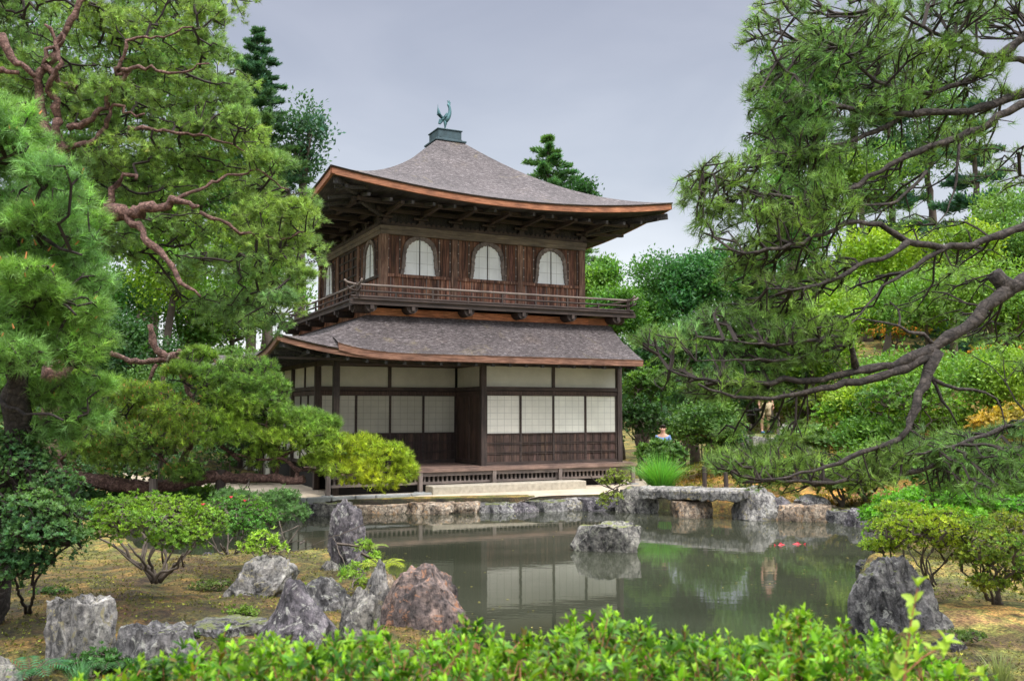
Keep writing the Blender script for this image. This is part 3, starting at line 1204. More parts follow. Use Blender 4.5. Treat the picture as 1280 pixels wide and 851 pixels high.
# veranda
DF = -1.19
m = MB()
x = LU - .33
while x < LR + .33:
    m.box(x + .002, min(x + .24, LR + .33) - .002, DF, RV - .02, .965, 1.0, random.uniform(.75, 1.2)) if False else None
    x += .24
for k in range(9):
    y0 = DF + k * (RV - DF) / 9
    m.box(LU - .33, LR + .33, y0 + .002, y0 + (RV - DF) / 9 - .002, .965, 1.0, random.uniform(.75, 1.25))
part(m, 'veranda_deck', M['deck'])
b = MB(); b.box(LU - .35, LR + .35, DF - .03, DF + .03, .90, .985); part(b, 'deck_edge', M['deck'])
b = MB(); b.box(LU - .3, LR + .3, DF + .03, DF + .13, .80, .90); part(b, 'deck_beam', M['grey_wood'])
b = MB()
for k in range(int((LL + .3) / .12)):
    a = LU - .1 + k * .12
    b.box(a, a + .045, DF + .10, DF + .14, .66, .81)
b.box(LU - .15, LR + .15, DF + .10, DF + .15, .60, .66)
part(b, 'under_lattice', M['grey_wood'])
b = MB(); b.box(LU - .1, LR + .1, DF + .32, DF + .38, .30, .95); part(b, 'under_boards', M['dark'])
for a in (LU - .25, .62 - .0, 2.62, 4.55, 6.85):
    b = MB(); b.box(a - .05, a + .05, DF - .02, DF + .08, .38, .90); part(b, 'deck_post', M['grey_post'])
    b = MB(); b.box(a - .13, a + .13, DF - .1, DF + .16, .36, .43); part(b, 'post_stone', M['kerb_stone'], bevel=.02)

st = MB()
st.box(.70, 4.98, DF - .62, DF - .12, .36, .60)
s_ = thing('stone_step', 'long low cut stone step in front of the veranda', 'stone step', (CX, CY, .30), ROT)
o = st.build('block', M['cut_stone'], s_, dz=DZ, bevel=.015)
# terrace kerb at the left front corner
kb = thing('terrace_kerb', 'grey stone kerb along the gravel terrace by the left veranda corner', 'kerb', (CX, CY, .30), ROT)
x = -4.6
while x < .4:
    L_ = random.uniform(.5, .9)
    b = MB(); b.box(x + .01, x + L_ - .01, -1.75, -1.60, .30, .455, random.uniform(.8, 1.2))
    b.build('kerb_stone', M['kerb_stone'], kb, dz=DZ, bevel=.02)
    x += L_
# low wing whose eave continues to the left behind the pine
wg = thing('wing_roof', 'grey thatched wing roof reaching left behind the pines beside the pavilion', 'roof', (CX, CY, .30), ROT)
b = MB()
P = []
for i in range(9):
    s = i / 8
    row = []
    for j in range(17):
        t = j / 16
        row.append((-3.25 - .5 * t + s * 1.7 , 6.4 + t * 6.0, 3.62 + .55 * s ** .8 + .10 * t ** 2 + .08 * (1 - t)))
    P.append(row)
b.grid(P)
P2 = [[(q[0] + .02, q[1], q[2] - .16) for q in row] for row in P]
b.grid(P2, flip=True)
b.grid([P[0], P2[0]])
wr_ = b.build('thatch', M['thatch'], wg, smooth_=True, dz=DZ)
for j in range(4):
    b = MB(); b.box(-1.7, -1.55, 7.0 + 1.8 * j, 7.15 + 1.8 * j, .38, 4.2); b.build('post', M['post'], wg, dz=DZ)
b = MB(); b.box(-1.5, -1.42, 6.4, 12.8, .38, 4.2); b.build('plaster_wall', M['plaster'], wg, dz=DZ)

# ---- bronze phoenix on the peak
def loc2w(u, v, z):
    return (CX + u * cr_ - v * sr_, CY + u * sr_ + v * cr_, z)


def skin_mesh(name, verts, edges, radii, mat, parent, sub=2, root=0):
    me = bpy.data.meshes.new(name)
    me.from_pydata([tuple(v) for v in verts], edges, [])
    o = bpy.data.objects.new(name, me)
    link(o, parent)
    sk = o.modifiers.new('skin', 'SKIN')
    sk.use_smooth_shade = True
    me.skin_vertices.new(name='') if not me.skin_vertices else None
    for i, r in enumerate(radii):
        me.skin_vertices[0].data[i].radius = (r, r) if not hasattr(r, '__len__') else r
    me.skin_vertices[0].data[root].use_root = True
    sb = o.modifiers.new('sub', 'SUBSURF')
    sb.levels = sb.render_levels = sub
    me.materials.append(mat)
    return o


ph = thing('bronze_bird', 'green bronze bird finial standing on the roof peak', 'statue', loc2w(CXM, CYM, 10.90 - .08), 0)
ph.rotation_euler = (0, 0, ROT - .35)
ph.scale = (1.0, 1.0, 1.14)
# bird faces right (+x) in its own frame, head turned back a little
V = [(0.02, 0, .34), (.10, 0, .44), (.14, 0, .56), (.13, 0, .68), (.09, 0, .77), (.045, 0, .78), (-.10, 0, .36), (-.02, 0, .30),
     (-.0, .05, .22), (-.01, .05, .10), (-.015, .05, .01), (-.0, -.05, .22), (-.01, -.05, .10), (-.015, -.05, .01),
     (.05, .05, .005), (.05, -.05, .005)]
Ed = [(0, 1), (1, 2), (2, 3), (3, 4), (4, 5), (0, 6), (0, 7), (7, 8), (8, 9), (9, 10), (7, 11), (11, 12), (12, 13), (10, 14), (13, 15)]
Rd = [.105, .085, .06, .045, .05, .02, .06, .07, .04, .018, .02, .04, .018, .02, .012, .012]
skin_mesh('body', V, Ed, Rd, M['bronze'], ph)
b = MB()
for k in range(7):
    y = (k - 3) * .028
    h = .78 - abs(k - 3) * .045
    b.prism([(-.06, .40), (-.20 - .01 * k, .50), (-.245, .62), (-.235, h), (-.205, .63), (-.13, .47), (-.05, .34)], y - .011, y + .011, 'y')
b.prism([(-.08, .36), (-.19, .36), (-.22, .24), (-.15, .22), (-.07, .30)], -.04, .04, 'y')
b.build('tail', M['bronze'], ph, bevel=.006)
for sgn in (-1, 1):
    b = MB()
    for k in range(4):
        b.prism([(.09 - .02 * k, .50), (.13 - .03 * k, .58 - .05 * k), (.02 - .05 * k, .44 - .04 * k), (-.13 - .01 * k, .33 - .01 * k), (-.04, .34)],
                sgn * (.085 + .012 * k), sgn * (.097 + .012 * k), 'y')
    b.build('wing', M['bronze'], ph, bevel=.004)
b = MB()
b.prism([(.07, .82), (.05, .88), (.10, .86), (.11, .91), (.135, .84), (.16, .84), (.15, .74), (.12, .72), (.09, .80)], -.012, .012, 'y')
b.build('crest', M['bronze'], ph)

# ================================================================== GROWING THINGS
def unit(a):
    return a / np.maximum(np.linalg.norm(a, axis=-1, keepdims=True), 1e-9)


def resample(pts, step, wig=0.0):
    pts = np.asarray(pts, float)
    s = np.r_[0, np.cumsum(np.linalg.norm(np.diff(pts, axis=0), axis=1))]
    n = max(3, int(s[-1] / step) + 1)
    t = np.linspace(0, s[-1], n)
    # smooth the corners a little
    q = np.stack([np.interp(t, s, pts[:, i]) for i in range(3)], -1)
    for _ in range(2):
        q[1:-1] = .25 * q[:-2] + .5 * q[1:-1] + .25 * q[2:]
    if wig:
        k = RNG.normal(0, wig, q.shape)
        k[0] = 0
        q += k
    return q


def limb_mesh(mb, q, r0, r1, n=9, knob=.14):
    m = len(q)
    rad = [max(.004, (r0 + (r1 - r0) * (i / (m - 1)) ** .8) * (1 + RNG.uniform(-knob, knob))) for i in range(m)]
    mb.tube(q, rad, n)
    return rad


def edges_mesh(A, B, ra, rb, n=4):
    """tapered n-sided twigs from A to B"""
    d = unit(B - A)
    ref = np.where(np.abs(d[:, 2:3]) > .9, np.array([[1., 0, 0]]), np.array([[0, 0, 1.]]))
    s = unit(np.cross(d, ref))
    u = np.cross(d, s)
    ang = 2 * np.pi * np.arange(n) / n
    off = s[:, None] * np.cos(ang)[None, :, None] + u[:, None] * np.sin(ang)[None, :, None]
    V = np.concatenate([A[:, None] + off * ra[:, None, None], B[:, None] + off * rb[:, None, None]], 1).reshape(-1, 3)
    b = (np.arange(len(A)) * 2 * n)[:, None, None]
    k = np.arange(n)
    k2 = (k + 1) % n
    f = np.stack([k, k2, k2 + n, k + n], -1)[None] + b
    return V, f.reshape(-1, 4)


def grow(seeds, seed_r, attractors, bf=.35, step=.16, wig=.006, droop=0.0):
    """connect every attractor to the nearest point of the tree so far"""
    n0 = len(seeds)
    att = np.asarray(attractors)
    dmin = np.min(np.linalg.norm(att[:, None] - seeds[None, ::3], axis=-1), axis=1)
    att = att[np.argsort(dmin + RNG.uniform(0, .15, len(att)))]
    cap = n0 + len(att) * 6
    P = np.zeros((cap, 3))
    path = np.zeros(cap)
    par = -np.ones(cap, int)
    P[:n0] = seeds
    n = n0
    for a in att:
        d = np.linalg.norm(P[:n] - a, axis=1)
        c = d + bf * path[:n]
        j = int(np.argmin(c))
        L = d[j]
        if L < .015:
            continue
        k = max(1, min(5, int(L / step)))
        start = P[j].copy()
        prev = j
        side = RNG.normal(0, 1, 3) * L * .06
        for i in range(1, k + 1):
            t = i / k
            p = start + (a - start) * t
            if i < k:
                p = p + side * math.sin(math.pi * t) + RNG.normal(0, wig, 3) - np.array([0, 0, droop * L * math.sin(math.pi * t)])
            P[n] = p
            par[n] = prev
            path[n] = path[prev] + L / k
            prev = n
            n += 1
    P, par = P[:n], par[:n]
    desc = np.ones(n)
    kids = np.zeros(n, int)
    for i in range(n - 1, n0 - 1, -1):
        if par[i] >= 0:
            desc[par[i]] += desc[i]
            kids[par[i]] += 1
    return P, par, desc, kids, n0


def twig_arrays(P, par, desc, n0, rmin=.0035, k=.0018, rmax=.022, seed_r=None, ex=.5):
    i = np.arange(n0, len(P))
    r = np.minimum(rmin + k * (desc - 1) ** ex, rmax)
    j = par[i]
    rb = r[i]
    ra = np.where(j >= n0, np.minimum(r[j], rb * 1.35), rb * 1.15)
    return edges_mesh(P[j], P[i], ra, rb)


def needles(P, D, L=.09, k=22, wd=.004, spread=(.25, 1.15), shoot=.07, col=(.10, .2, .04), var=.25, hue=None, tipmix=None):
    """needle tufts: k thin triangles round each shoot direction"""
    n = len(P)
    D = unit(D)
    ref = unit(RNG.normal(0, 1, (n, 3)))
    s = unit(np.cross(D, ref))
    u = np.cross(D, s)
    ang = RNG.uniform(0, 2 * np.pi, (n, k))
    tilt = RNG.uniform(spread[0], spread[1], (n, k))
    dirs = D[:, None] * np.cos(tilt)[..., None] + (s[:, None] * np.cos(ang)[..., None] + u[:, None] * np.sin(ang)[..., None]) * np.sin(tilt)[..., None]
    base = P[:, None] + D[:, None] * (RNG.uniform(-1, 0, (n, k)) * shoot)[..., None]
    ln = L * RNG.uniform(.7, 1.15, (n, k))
    tip = base + dirs * ln[..., None]
    tip[..., 2] -= ln * .06
    wv = unit(np.cross(dirs, RNG.normal(0, 1, (n, k, 3)))) * wd / 2
    V = np.stack([base - wv, base + wv, tip], 2).reshape(-1, 3)
    Fc = np.arange(n * k * 3).reshape(-1, 3)
    c = np.array(col)[None] * np.exp(RNG.normal(0, var, (n, 1)))
    if hue is not None:
        c = c * hue
    c = np.repeat(c, k, 0) * RNG.uniform(.75, 1.25, (n * k, 1))
    c = np.repeat(c, 3, 0)
    return V, Fc, np.clip(c, 0, .9)


def leaves(P, D, k=6, L=.05, W=.02, spread=(.5, 1.3), col=(.12, .25, .03), var=.25, hue=None, shoot=0.0, fold=.2, fine=False, lvar=.2):
    """rosettes of k pointed leaves round each direction"""
    n = len(P)
    D = unit(D)
    s = unit(np.cross(D, unit(RNG.normal(0, 1, (n, 3)))))
    u = np.cross(D, s)
    ang = (np.arange(k)[None] * 2.4 + RNG.uniform(0, 6.28, (n, 1)) + RNG.normal(0, .3, (n, k)))
    tilt = RNG.uniform(spread[0], spread[1], (n, k))
    rad = s[:, None] * np.cos(ang)[..., None] + u[:, None] * np.sin(ang)[..., None]
    ct, st_ = np.cos(tilt)[..., None], np.sin(tilt)[..., None]
    d = D[:, None] * ct + rad * st_
    nn = D[:, None] * st_ - rad * ct
    side = np.cross(d, nn)
    base = P[:, None] - D[:, None] * (RNG.uniform(0, 1, (n, k)) * shoot)[..., None]
    ln = (L * RNG.uniform(1 - lvar, 1 + lvar, (n, k)))[..., None]
    wd = ln * (W / L) / 2
    c = np.array(col)[None] * np.exp(RNG.normal(0, var, (n, 1)))
    if hue is not None:
        c = c * hue
    c = np.repeat(c, k, 0) * RNG.uniform(.8, 1.2, (n * k, 1))
    if not fine:
        V = np.stack([base, base + d * ln * .5 + side * wd + nn * wd * fold, base + d * ln, base + d * ln * .5 - side * wd + nn * wd * fold], 2)
        V = V.reshape(-1, 3)
        Fc = np.arange(n * k * 4).reshape(-1, 4)
        return V, Fc, np.clip(np.repeat(c, 4, 0), 0, .9)
    S = [0, .22, .5, .78, 1.0]
    H = [.08, .72, 1.0, .66, .04]
    rows = []
    for s_, h_ in zip(S, H):
        curve = -nn * ln * (.22 * s_ * s_)
        rib = base + d * ln * s_ + curve
        rows += [rib + side * wd * h_ + nn * wd * h_ * .45, rib, rib - side * wd * h_ + nn * wd * h_ * .45]
    V = np.stack(rows, 2).reshape(-1, 3)
    nv = 15
    f = []
    for r in range(4):
        a = r * 3
        f += [(a, a + 1, a + 4, a + 3), (a + 1, a + 2, a + 5, a + 4)]
    Fc = (np.array(f)[None] + (np.arange(n * k) * nv)[:, None, None]).reshape(-1, 4)
    return V, Fc, np.clip(np.repeat(c, nv, 0), 0, .9)


def joinp(parts):
    V, Fc, T = [], [], []
    b = 0
    for v, f, t in parts:
        V.append(v); Fc.append(f + b); T.append(t); b += len(v)
    return np.concatenate(V), np.concatenate(Fc), np.concatenate(T)


def in_poly(x, y, poly):
    c = np.zeros(len(x), bool)
    for i in range(len(poly)):
        x0, y0 = poly[i]
        x1, y1 = poly[(i + 1) % len(poly)]
        c ^= ((y0 > y) != (y1 > y)) & (x < (x1 - x0) * (y - y0) / (y1 - y0 + 1e-12) + x0)
    return c


def poly_samples(poly, n, mind=0.0):
    poly = np.array(poly, float)
    lo, hi = poly.min(0), poly.max(0)
    out = []
    while len(out) < n:
        c = RNG.uniform(lo, hi)
        if in_poly(np.array([c[0]]), np.array([c[1]]), poly)[0]:
            if mind and out and min(np.hypot(*(c - o)) for o in out) < mind:
                mind *= .995
                continue
            out.append(c)
    return np.array(out)


def hue_field(P, a=(1, 1, 1), b=(1, 1, 1), k=1.0, seed=0.0):
    w_ = .5 + .5 * wob(P[:, 0] * k + seed + P[:, 2] * .8 * k, P[:, 1] * k - seed + P[:, 2] * k)
    w_ = np.clip(w_ + RNG.normal(0, .15, len(P)), 0, 1)[:, None]
    return np.array(a) * (1 - w_) + np.array(b) * w_


def pad_points(c, rx, ry, rz, n, top=.75):
    """points mostly in the upper shell of a flattened cushion of foliage"""
    a = unit(RNG.normal(0, 1, (n, 3)))
    up = RNG.uniform(0, 1, n) < top
    a[up, 2] = np.abs(a[up, 2])
    r = RNG.uniform(.35, 1.0, n) ** .5
    return np.array(c) + a * r[:, None] * np.array([rx, ry, rz])


def pine(label, base, limbs, pads, needle, bark='bark_red', group=None, n_tuft=3, twig=None, cones=None, bf=.22, up=.55, name='pine_tree', jit=.035, fw=.45, fresh=None, gnarl=.012):
    """limbs: list of (points, r0, r1); pads: list of (centre, rx, ry, rz, n points)"""
    t = thing(name, label, 'pine tree', base, 0, group)
    tr = MB()
    seeds, srad = [], []
    for i, (pts, r0, r1) in enumerate(limbs):
        q = resample(pts, .11, gnarl if r0 > .05 else gnarl * .8)
        rad = limb_mesh(tr, q, r0, r1, 10 if r0 > .06 else 7, .14 + gnarl * 4)
        if i or len(limbs) == 1:
            seeds.append(q); srad += rad
    tr.v = [(x - base[0], y - base[1], z - base[2]) for x, y, z in tr.v]
    tr.build('trunk', M[bark], t, smooth_=True)
    seeds = np.concatenate(seeds)
    att = np.concatenate([pad_points(c, rx, ry, rz, n) for c, rx, ry, rz, n in pads])
    pc = np.concatenate([np.tile(np.array(c, float), (n, 1)) for c, rx, ry, rz, n in pads])
    P, par, desc, kids, n0 = grow(seeds, srad, att, bf=bf)
    V, Fc = twig_arrays(P, par, desc, n0, **(twig or {}))
    arr_mesh('branches', V, Fc, M['twig'], t, loc=base)
    term = np.where((np.arange(len(P)) >= n0) & ((kids == 0) | (desc < 4)))[0]
    Pt = P[term]
    dr = unit(Pt - P[par[term]])
    # outward from the closest cushion
    cs = np.array([p[0] for p in pads])
    near = np.argmin(np.linalg.norm(Pt[:, None] - cs[None], axis=-1), axis=1)
    out = unit(Pt - cs[near])
    Pn = np.repeat(Pt, n_tuft, 0)
    D = np.repeat(dr * fw + out * .45, n_tuft, 0) + np.array([0, 0, up]) + RNG.normal(0, .38, (len(Pn), 3))
    Pn = Pn + RNG.normal(0, jit, Pn.shape)
    h = hue_field(Pn, **needle.pop('huek', {}))
    for c_, r_, m_ in (fresh or []):
        k_ = smooth(1.0, .55, np.linalg.norm((Pn - c_) / r_, axis=1) + RNG.normal(0, .08, len(Pn)))[:, None]
        h = h * (1 - k_) + h * np.array(m_) * k_
    V, Fc, T = needles(Pn, D, hue=h, **needle)
    arr_mesh('needles', V, Fc, M['needle'], t, tint=T, loc=base)
    if cones:
        sel = RNG.choice(len(Pn), min(cones[0], len(Pn)), replace=False)
        if len(cones) > 1:
            ctr, rr = cones[1], cones[2]
            ok = np.where(np.linalg.norm(Pn - ctr, axis=1) < rr)[0]
            sel = RNG.choice(ok, min(cones[0], len(ok)), replace=False)
        A = Pn[sel]
        dd = unit(D[sel] + np.array([0, 0, .6]))
        A = A + dd * .03
        V, Fc = edges_mesh(A, A + dd * RNG.uniform(.035, .06, (len(A), 1)), np.full(len(A), .0085), np.full(len(A), .004), 5)
        o = arr_mesh('pollen_cones', V, Fc, M['cone'], t, loc=base)
        o['kind'] = 'stuff'
    return t


def px_limb(pts, depth0, depth1=None):
    """a limb through points of the photograph at its own distance"""
    n = len(pts)
    d1 = depth0 if depth1 is None else depth1
    out = []
    for i, p in enumerate(pts):
        dp = p[2] if len(p) > 2 else depth0 + (d1 - depth0) * i / (n - 1)
        out.append(at(p[0], p[1], dp))
    return np.array(out)


# ------------------------------------------------------------------ rocks
def ico(sub):
    import bmesh
    bm = bmesh.new()
    bmesh.ops.create_icosphere(bm, subdivisions=sub, radius=1)
    V = np.array([v.co[:] for v in bm.verts])
    Fc = np.array([[v.index for v in f.verts] for f in bm.faces])
    bm.free()
    return V, Fc


ICO4, ICO5, ICO3 = ico(4), ico(5), ico(3)


def rock(label, c, sx, sy, sz, mat, seed, group='rocks round the pond', cuts=9, flat=None, rz=0.0, lean=(0, 0), fine=5, taper=0.0, name='rock', rough=.12, cutd=(.55, .85)):
    """an angular weathered rock: a ball cut by planes, then roughened; c is its base centre"""
    V, Fc = {3: ICO3, 4: ICO4, 5: ICO5}[fine]
    V = V.copy()
    rg = np.random.default_rng(seed)
    for i in range(cuts):
        nn = rg.normal(0, 1, 3)
        nn[2] *= .7
        nn /= np.linalg.norm(nn)
        d = rg.uniform(*cutd)
        k = np.maximum(0, V @ nn - d)
        V -= k[:, None] * nn
    if flat is not None:
        k = np.maximum(0, V[:, 2] - flat)
        V[:, 2] -= k * .93
    off = rg.uniform(-50, 50, 3)
    sc_ = np.array([1, 1, .55])
    disp = np.array([mnoise.fractal(Vector(p * sc_ * 1.9 + off), .8, 2.1, 7) * .9 - 1.1 * abs(mnoise.noise(Vector(p * sc_ * 3.1 + off)))
                     - .55 * abs(mnoise.noise(Vector(p * sc_ * 7.5 + off))) for p in V])
    V += unit(V) * (disp * rough * 1.35)[:, None]
    V[:, 0] *= 1 - taper * (V[:, 2] * .5 + .5)
    V[:, 1] *= 1 - taper * (V[:, 2] * .5 + .5)
    zt = V[:, 2].max()
    V[:, 2] = np.where(V[:, 2] > -.35, (V[:, 2] + .35) / (zt + .35), (V[:, 2] + .35) * .6)
    hx, hy = np.abs(V[:, 0]).max(), np.abs(V[:, 1]).max()
    V = V * np.array([sx / hx / 2, sy / hy / 2, sz])
    V[:, 0] += V[:, 2] * lean[0]
    V[:, 1] += V[:, 2] * lean[1]
    o = arr_mesh(name, V, Fc, M[mat], smooth_=True)
    o.location = c
    o.rotation_euler = (0, 0, rz)
    # keep crisp breaks between the faces of the stone
    try:
        o.data.set_sharp_from_angle(angle=R(32))
    except Exception:
        pass
    return tag(o, label, 'rock', group)


def rock_px(label, x0, x1, y0, y1, mat, seed, zb=.3, depth_k=.8, sink=.05, back=.35, **k):
    """rock filling a box of the photograph, standing on height zb"""
    g = ground_at((x0 + x1) / 2, y1, zb)
    dep = g[1]
    w_ = (x1 - x0) / F * dep
    dep2 = dep + w_ * depth_k * back
    top = at((x0 + x1) / 2, y0, dep2)[2]
    w_ = (x1 - x0) / F * dep2
    h = top - zb + sink
    c = at((x0 + x1) / 2, y1, dep2)
    return rock(label, (c[0], dep2, zb - sink), w_ * 1.0, w_ * depth_k, h, mat, seed, **k)


# near rocks on the moss island
rock_px('upright flat-topped grey rock like a stump at the left front corner', 46, 148, 739, 832, 'rock_light', 101, fine=5, flat=.35, cuts=8, rough=.13, taper=.22, depth_k=.8)
rock_px('low grey rock with a pale lit top beside the flat-topped stump-like rock', 144, 248, 774, 846, 'rock_grey', 102, fine=5, flat=.45, cuts=6, depth_k=.8, zb=.25)
rock_px('flat dark slab of rock behind the pointed purple rock', 240, 336, 773, 802, 'rock_grey', 103, flat=.2, cuts=5, depth_k=.9)
rock_px('striped grey rock leaning right beside the small flat bush on the island', 275, 371, 693, 752, 'rock_light', 1104, fine=5, cuts=9, rz=.3, depth_k=.7, lean=(.25, 0))
rock_px('pointed purplish grey rock, peak of the front group', 308, 436, 721, 812, 'rock_purple', 105, fine=5, cuts=8, taper=.72, depth_k=.8, lean=(-.1, 0), rough=.08)
rock_px('blocky blue-grey rock right behind the pointed purple rock', 373, 451, 719, 768, 'rock_grey', 106, fine=5, cuts=8, depth_k=.8)
rock_px('small squat grey rock between the blocky rock and the red rock', 421, 475, 734, 802, 'rock_moss', 107, cuts=8)
rock_px('tall craggy standing stone at the tip of the moss island', 402, 464, 622, 712, 'rock_purple', 1108, fine=5, cuts=9, taper=.35, depth_k=.7, lean=(.0, 0), rough=.14)
rock_px('pale streaked upright rock left of the big red rock', 453, 495, 698, 772, 'rock_light', 109, fine=5, cuts=8, taper=.25)
rock_px('large pinkish red rock on the shore of the moss island', 476, 600, 704, 815, 'rock_red', 1110, zb=.05, fine=5, cuts=8, taper=.1, depth_k=.8, rough=.09)
rock_px('small dark rock at the waterline under the leaning grey rock', 322, 371, 685, 708, 'rock_purple', 111, zb=.1)
rock_px('mossy stone cut by the left edge of the picture', -30, 26, 818, 862, 'rock_moss', 112, zb=.3)
rock_px('rounded dark brown rock under the big left azalea', 235, 288, 690, 716, 'rock_purple', 113, zb=.05)
rock_px('lone flat-topped rock standing in the open water', 713, 801, 651, 692, 'rock_moss', 114, zb=-.02, fine=5, flat=.35, cuts=6, depth_k=.7, rough=.08)
rock_px('big craggy boulder on the right near shore', 1056, 1194, 695, 822, 'rock_grey', 1150, zb=.05, fine=5, cuts=11, taper=.3, depth_k=.85, rough=.13)
rock_px('low dark rock tucked against the big right boulder', 1160, 1215, 790, 825, 'rock_purple', 116, zb=.2)
rock_px('small half buried rock in front of the standing stone', 398, 432, 700, 722, 'rock_moss', 117, zb=.2)
rock_px('small rusty rock between the pale streaked rock and the red rock', 470, 500, 716, 762, 'rock_tan', 118, zb=.2)
# far bank, left to right
BANK = [(330, 374, 622, 646, 'rock_moss', 'brown mossy cushion-like rock, leftmost of the far bank'),
        (370, 402, 624, 645, 'rock_purple', 'dark bank rock second from the left under the gravel walk'),
        (398, 436, 623, 645, 'rock_moss', 'brown mossy rock third from the left under the gravel walk'),
        (430, 512, 625, 643, 'rock_tan', 'long orange-tinged bank rock below the pine tip'),
        (508, 562, 623, 643, 'rock_tan', 'pale flat bank rock below the left end of the stone step'),
        (556, 598, 622, 642, 'rock_tan', 'brownish bank rock below the stone step'),
        (592, 648, 623, 641, 'rock_grey', 'wide grey bank rock below the middle of the stone step'),
        (642, 668, 624, 641, 'rock_purple', 'small dark bank rock between two wide grey ones'),
        (660, 704, 620, 640, 'rock_grey', 'grey bank rock with a bump, below the right part of the stone step'),
        (698, 728, 618, 639, 'rock_light', 'pale grey bank rock below the right end of the stone step'),
        (722, 770, 617, 639, 'rock_purple', 'dark bank rock under the small yellow shrub'),
        (778, 814, 607, 642, 'rock_moss', 'taller mossy boulder at the left foot of the stone bridge'),
        (848, 884, 624, 648, 'rock_tan', 'reddish rock supporting the middle of the stone bridge'),
        (924, 970, 606, 651, 'rock_light', 'tall pale boulder at the right end of the stone bridge'),
        (962, 990, 620, 650, 'rock_purple', 'dark rock right of the tall pale boulder'),
        (978, 1046, 629, 653, 'rock_tan', 'wide low tan rock on the right far bank'),
        (1040, 1072, 632, 655, 'rock_grey', 'grey rock on the right far bank left of the shrubs'),
        (1064, 1098, 634, 660, 'rock_purple', 'dark rock where the right far bank meets the shrubs'),
        (1000, 1030, 614, 630, 'rock_grey', 'small grey rock on the moss above the right far bank')]
for i, (x0, x1, y0, y1, mt, lb) in enumerate(BANK):
    rock_px(lb, x0 - 9, x1 + 9, y0 + (3 if y1 - y0 < 24 else 0), y1 + 1, mt, 300 + i, zb=-.06 if y1 > 635 else .3, group='rocks edging the far bank', cuts=7,
            flat=.4 if x1 - x0 > 30 and y1 - y0 < 30 else None, depth_k=.8 if x1 - x0 < 60 else .5, back=.12, fine=4, rough=.09, cutd=(.7, .92))
for i, (x, y) in enumerate(((300, 712), (215, 712), (140, 706), (1100, 690), (1084, 712))):
    rock_px(['small shore stone beneath the small flowering azalea', 'small shore stone beneath the big left azalea', 'small shore stone at the left end of the island',
             'small stone at the foot of the right shore shrubs', 'small stone between the right shrubs and the big boulder'][i],
            x - 16, x + 16, y - 14, y + 4, 'rock_grey', 340 + i, zb=0, group='small stones on the near shore', cuts=6)

# stone bridge: two slabs on a middle pier
br = thing('stone_bridge', 'low footbridge of two rough grey stone slabs over the inlet', 'footbridge', (*gxy(870, 628, .1), 0))
bx, by = br.location.x, br.location.y
for (xa, xb, yt, ya, yb, sd_) in ((806, 872, 608, 21.6, 20.9, 1), (866, 936, 610, 20.9, 20.3, 2)):
    a, b_ = at(xa, yt, ya), at(xb, yt + 1, yb)
    b = MB()
    rg = random.Random(sd_)
    P = []
    n = 12
    top, bot = [], []
    d = Vector((b_ - a)[:2]).normalized()
    nrm = Vector((-d.y, d.x))
    prof = []
    for i in range(n + 1):
        t = i / n
        c = Vector(a[:2]) * (1 - t) + Vector(b_[:2]) * t
        z = a[2] * (1 - t) + b_[2] * t
        ww = .38 + rg.uniform(-.03, .03)
        th = .24 + rg.uniform(-.03, .03) - (.07 if i in (0, n) else 0)
        ring = [(c.x - nrm.x * ww, c.y - nrm.y * ww, z - .05), (c.x - nrm.x * (ww - .05), c.y - nrm.y * (ww - .05), z + rg.uniform(-.008, .008)),
                (c.x + nrm.x * (ww - .05), c.y + nrm.y * (ww - .05), z + rg.uniform(-.008, .008)), (c.x + nrm.x * ww, c.y + nrm.y * ww, z - .05),
                (c.x + nrm.x * (ww - .04), c.y + nrm.y * (ww - .04), z - th), (c.x - nrm.x * (ww - .04), c.y - nrm.y * (ww - .04), z - th + rg.uniform(-.03, .03))]
        prof.append([(x - bx, y - by, zz) for x, y, zz in ring])
    vs = [p for r in prof for p in r]
    fs = [tuple(range(6)), tuple(range(n * 6, n * 6 + 6))[::-1]]
    for i in range(n):
        for k in range(6):
            fs.append((i * 6 + k, i * 6 + (k + 1) % 6, (i + 1) * 6 + (k + 1) % 6, (i + 1) * 6 + k))
    b.add(vs, fs)
    b.build('slab', M['rock_light'], br, bevel=.02)

# ================================================================== PINES
NG = dict(L=.085, k=20, wd=.0048, col=(.22, .35, .12), var=.36)


def rel(depth, px):
    return px / F * depth


def pads_from_poly(poly, n, d0, d1, rpx=(28, 52), npts=60, mind=24, flat=.5):
    out = []
    for x, y in poly_samples(poly, n, mind):
        dp = RNG.uniform(d0, d1)
        r = rel(dp, RNG.uniform(*rpx))
        out.append((at(x, y, dp), r, r * 1.1, r * flat, npts))
    return out


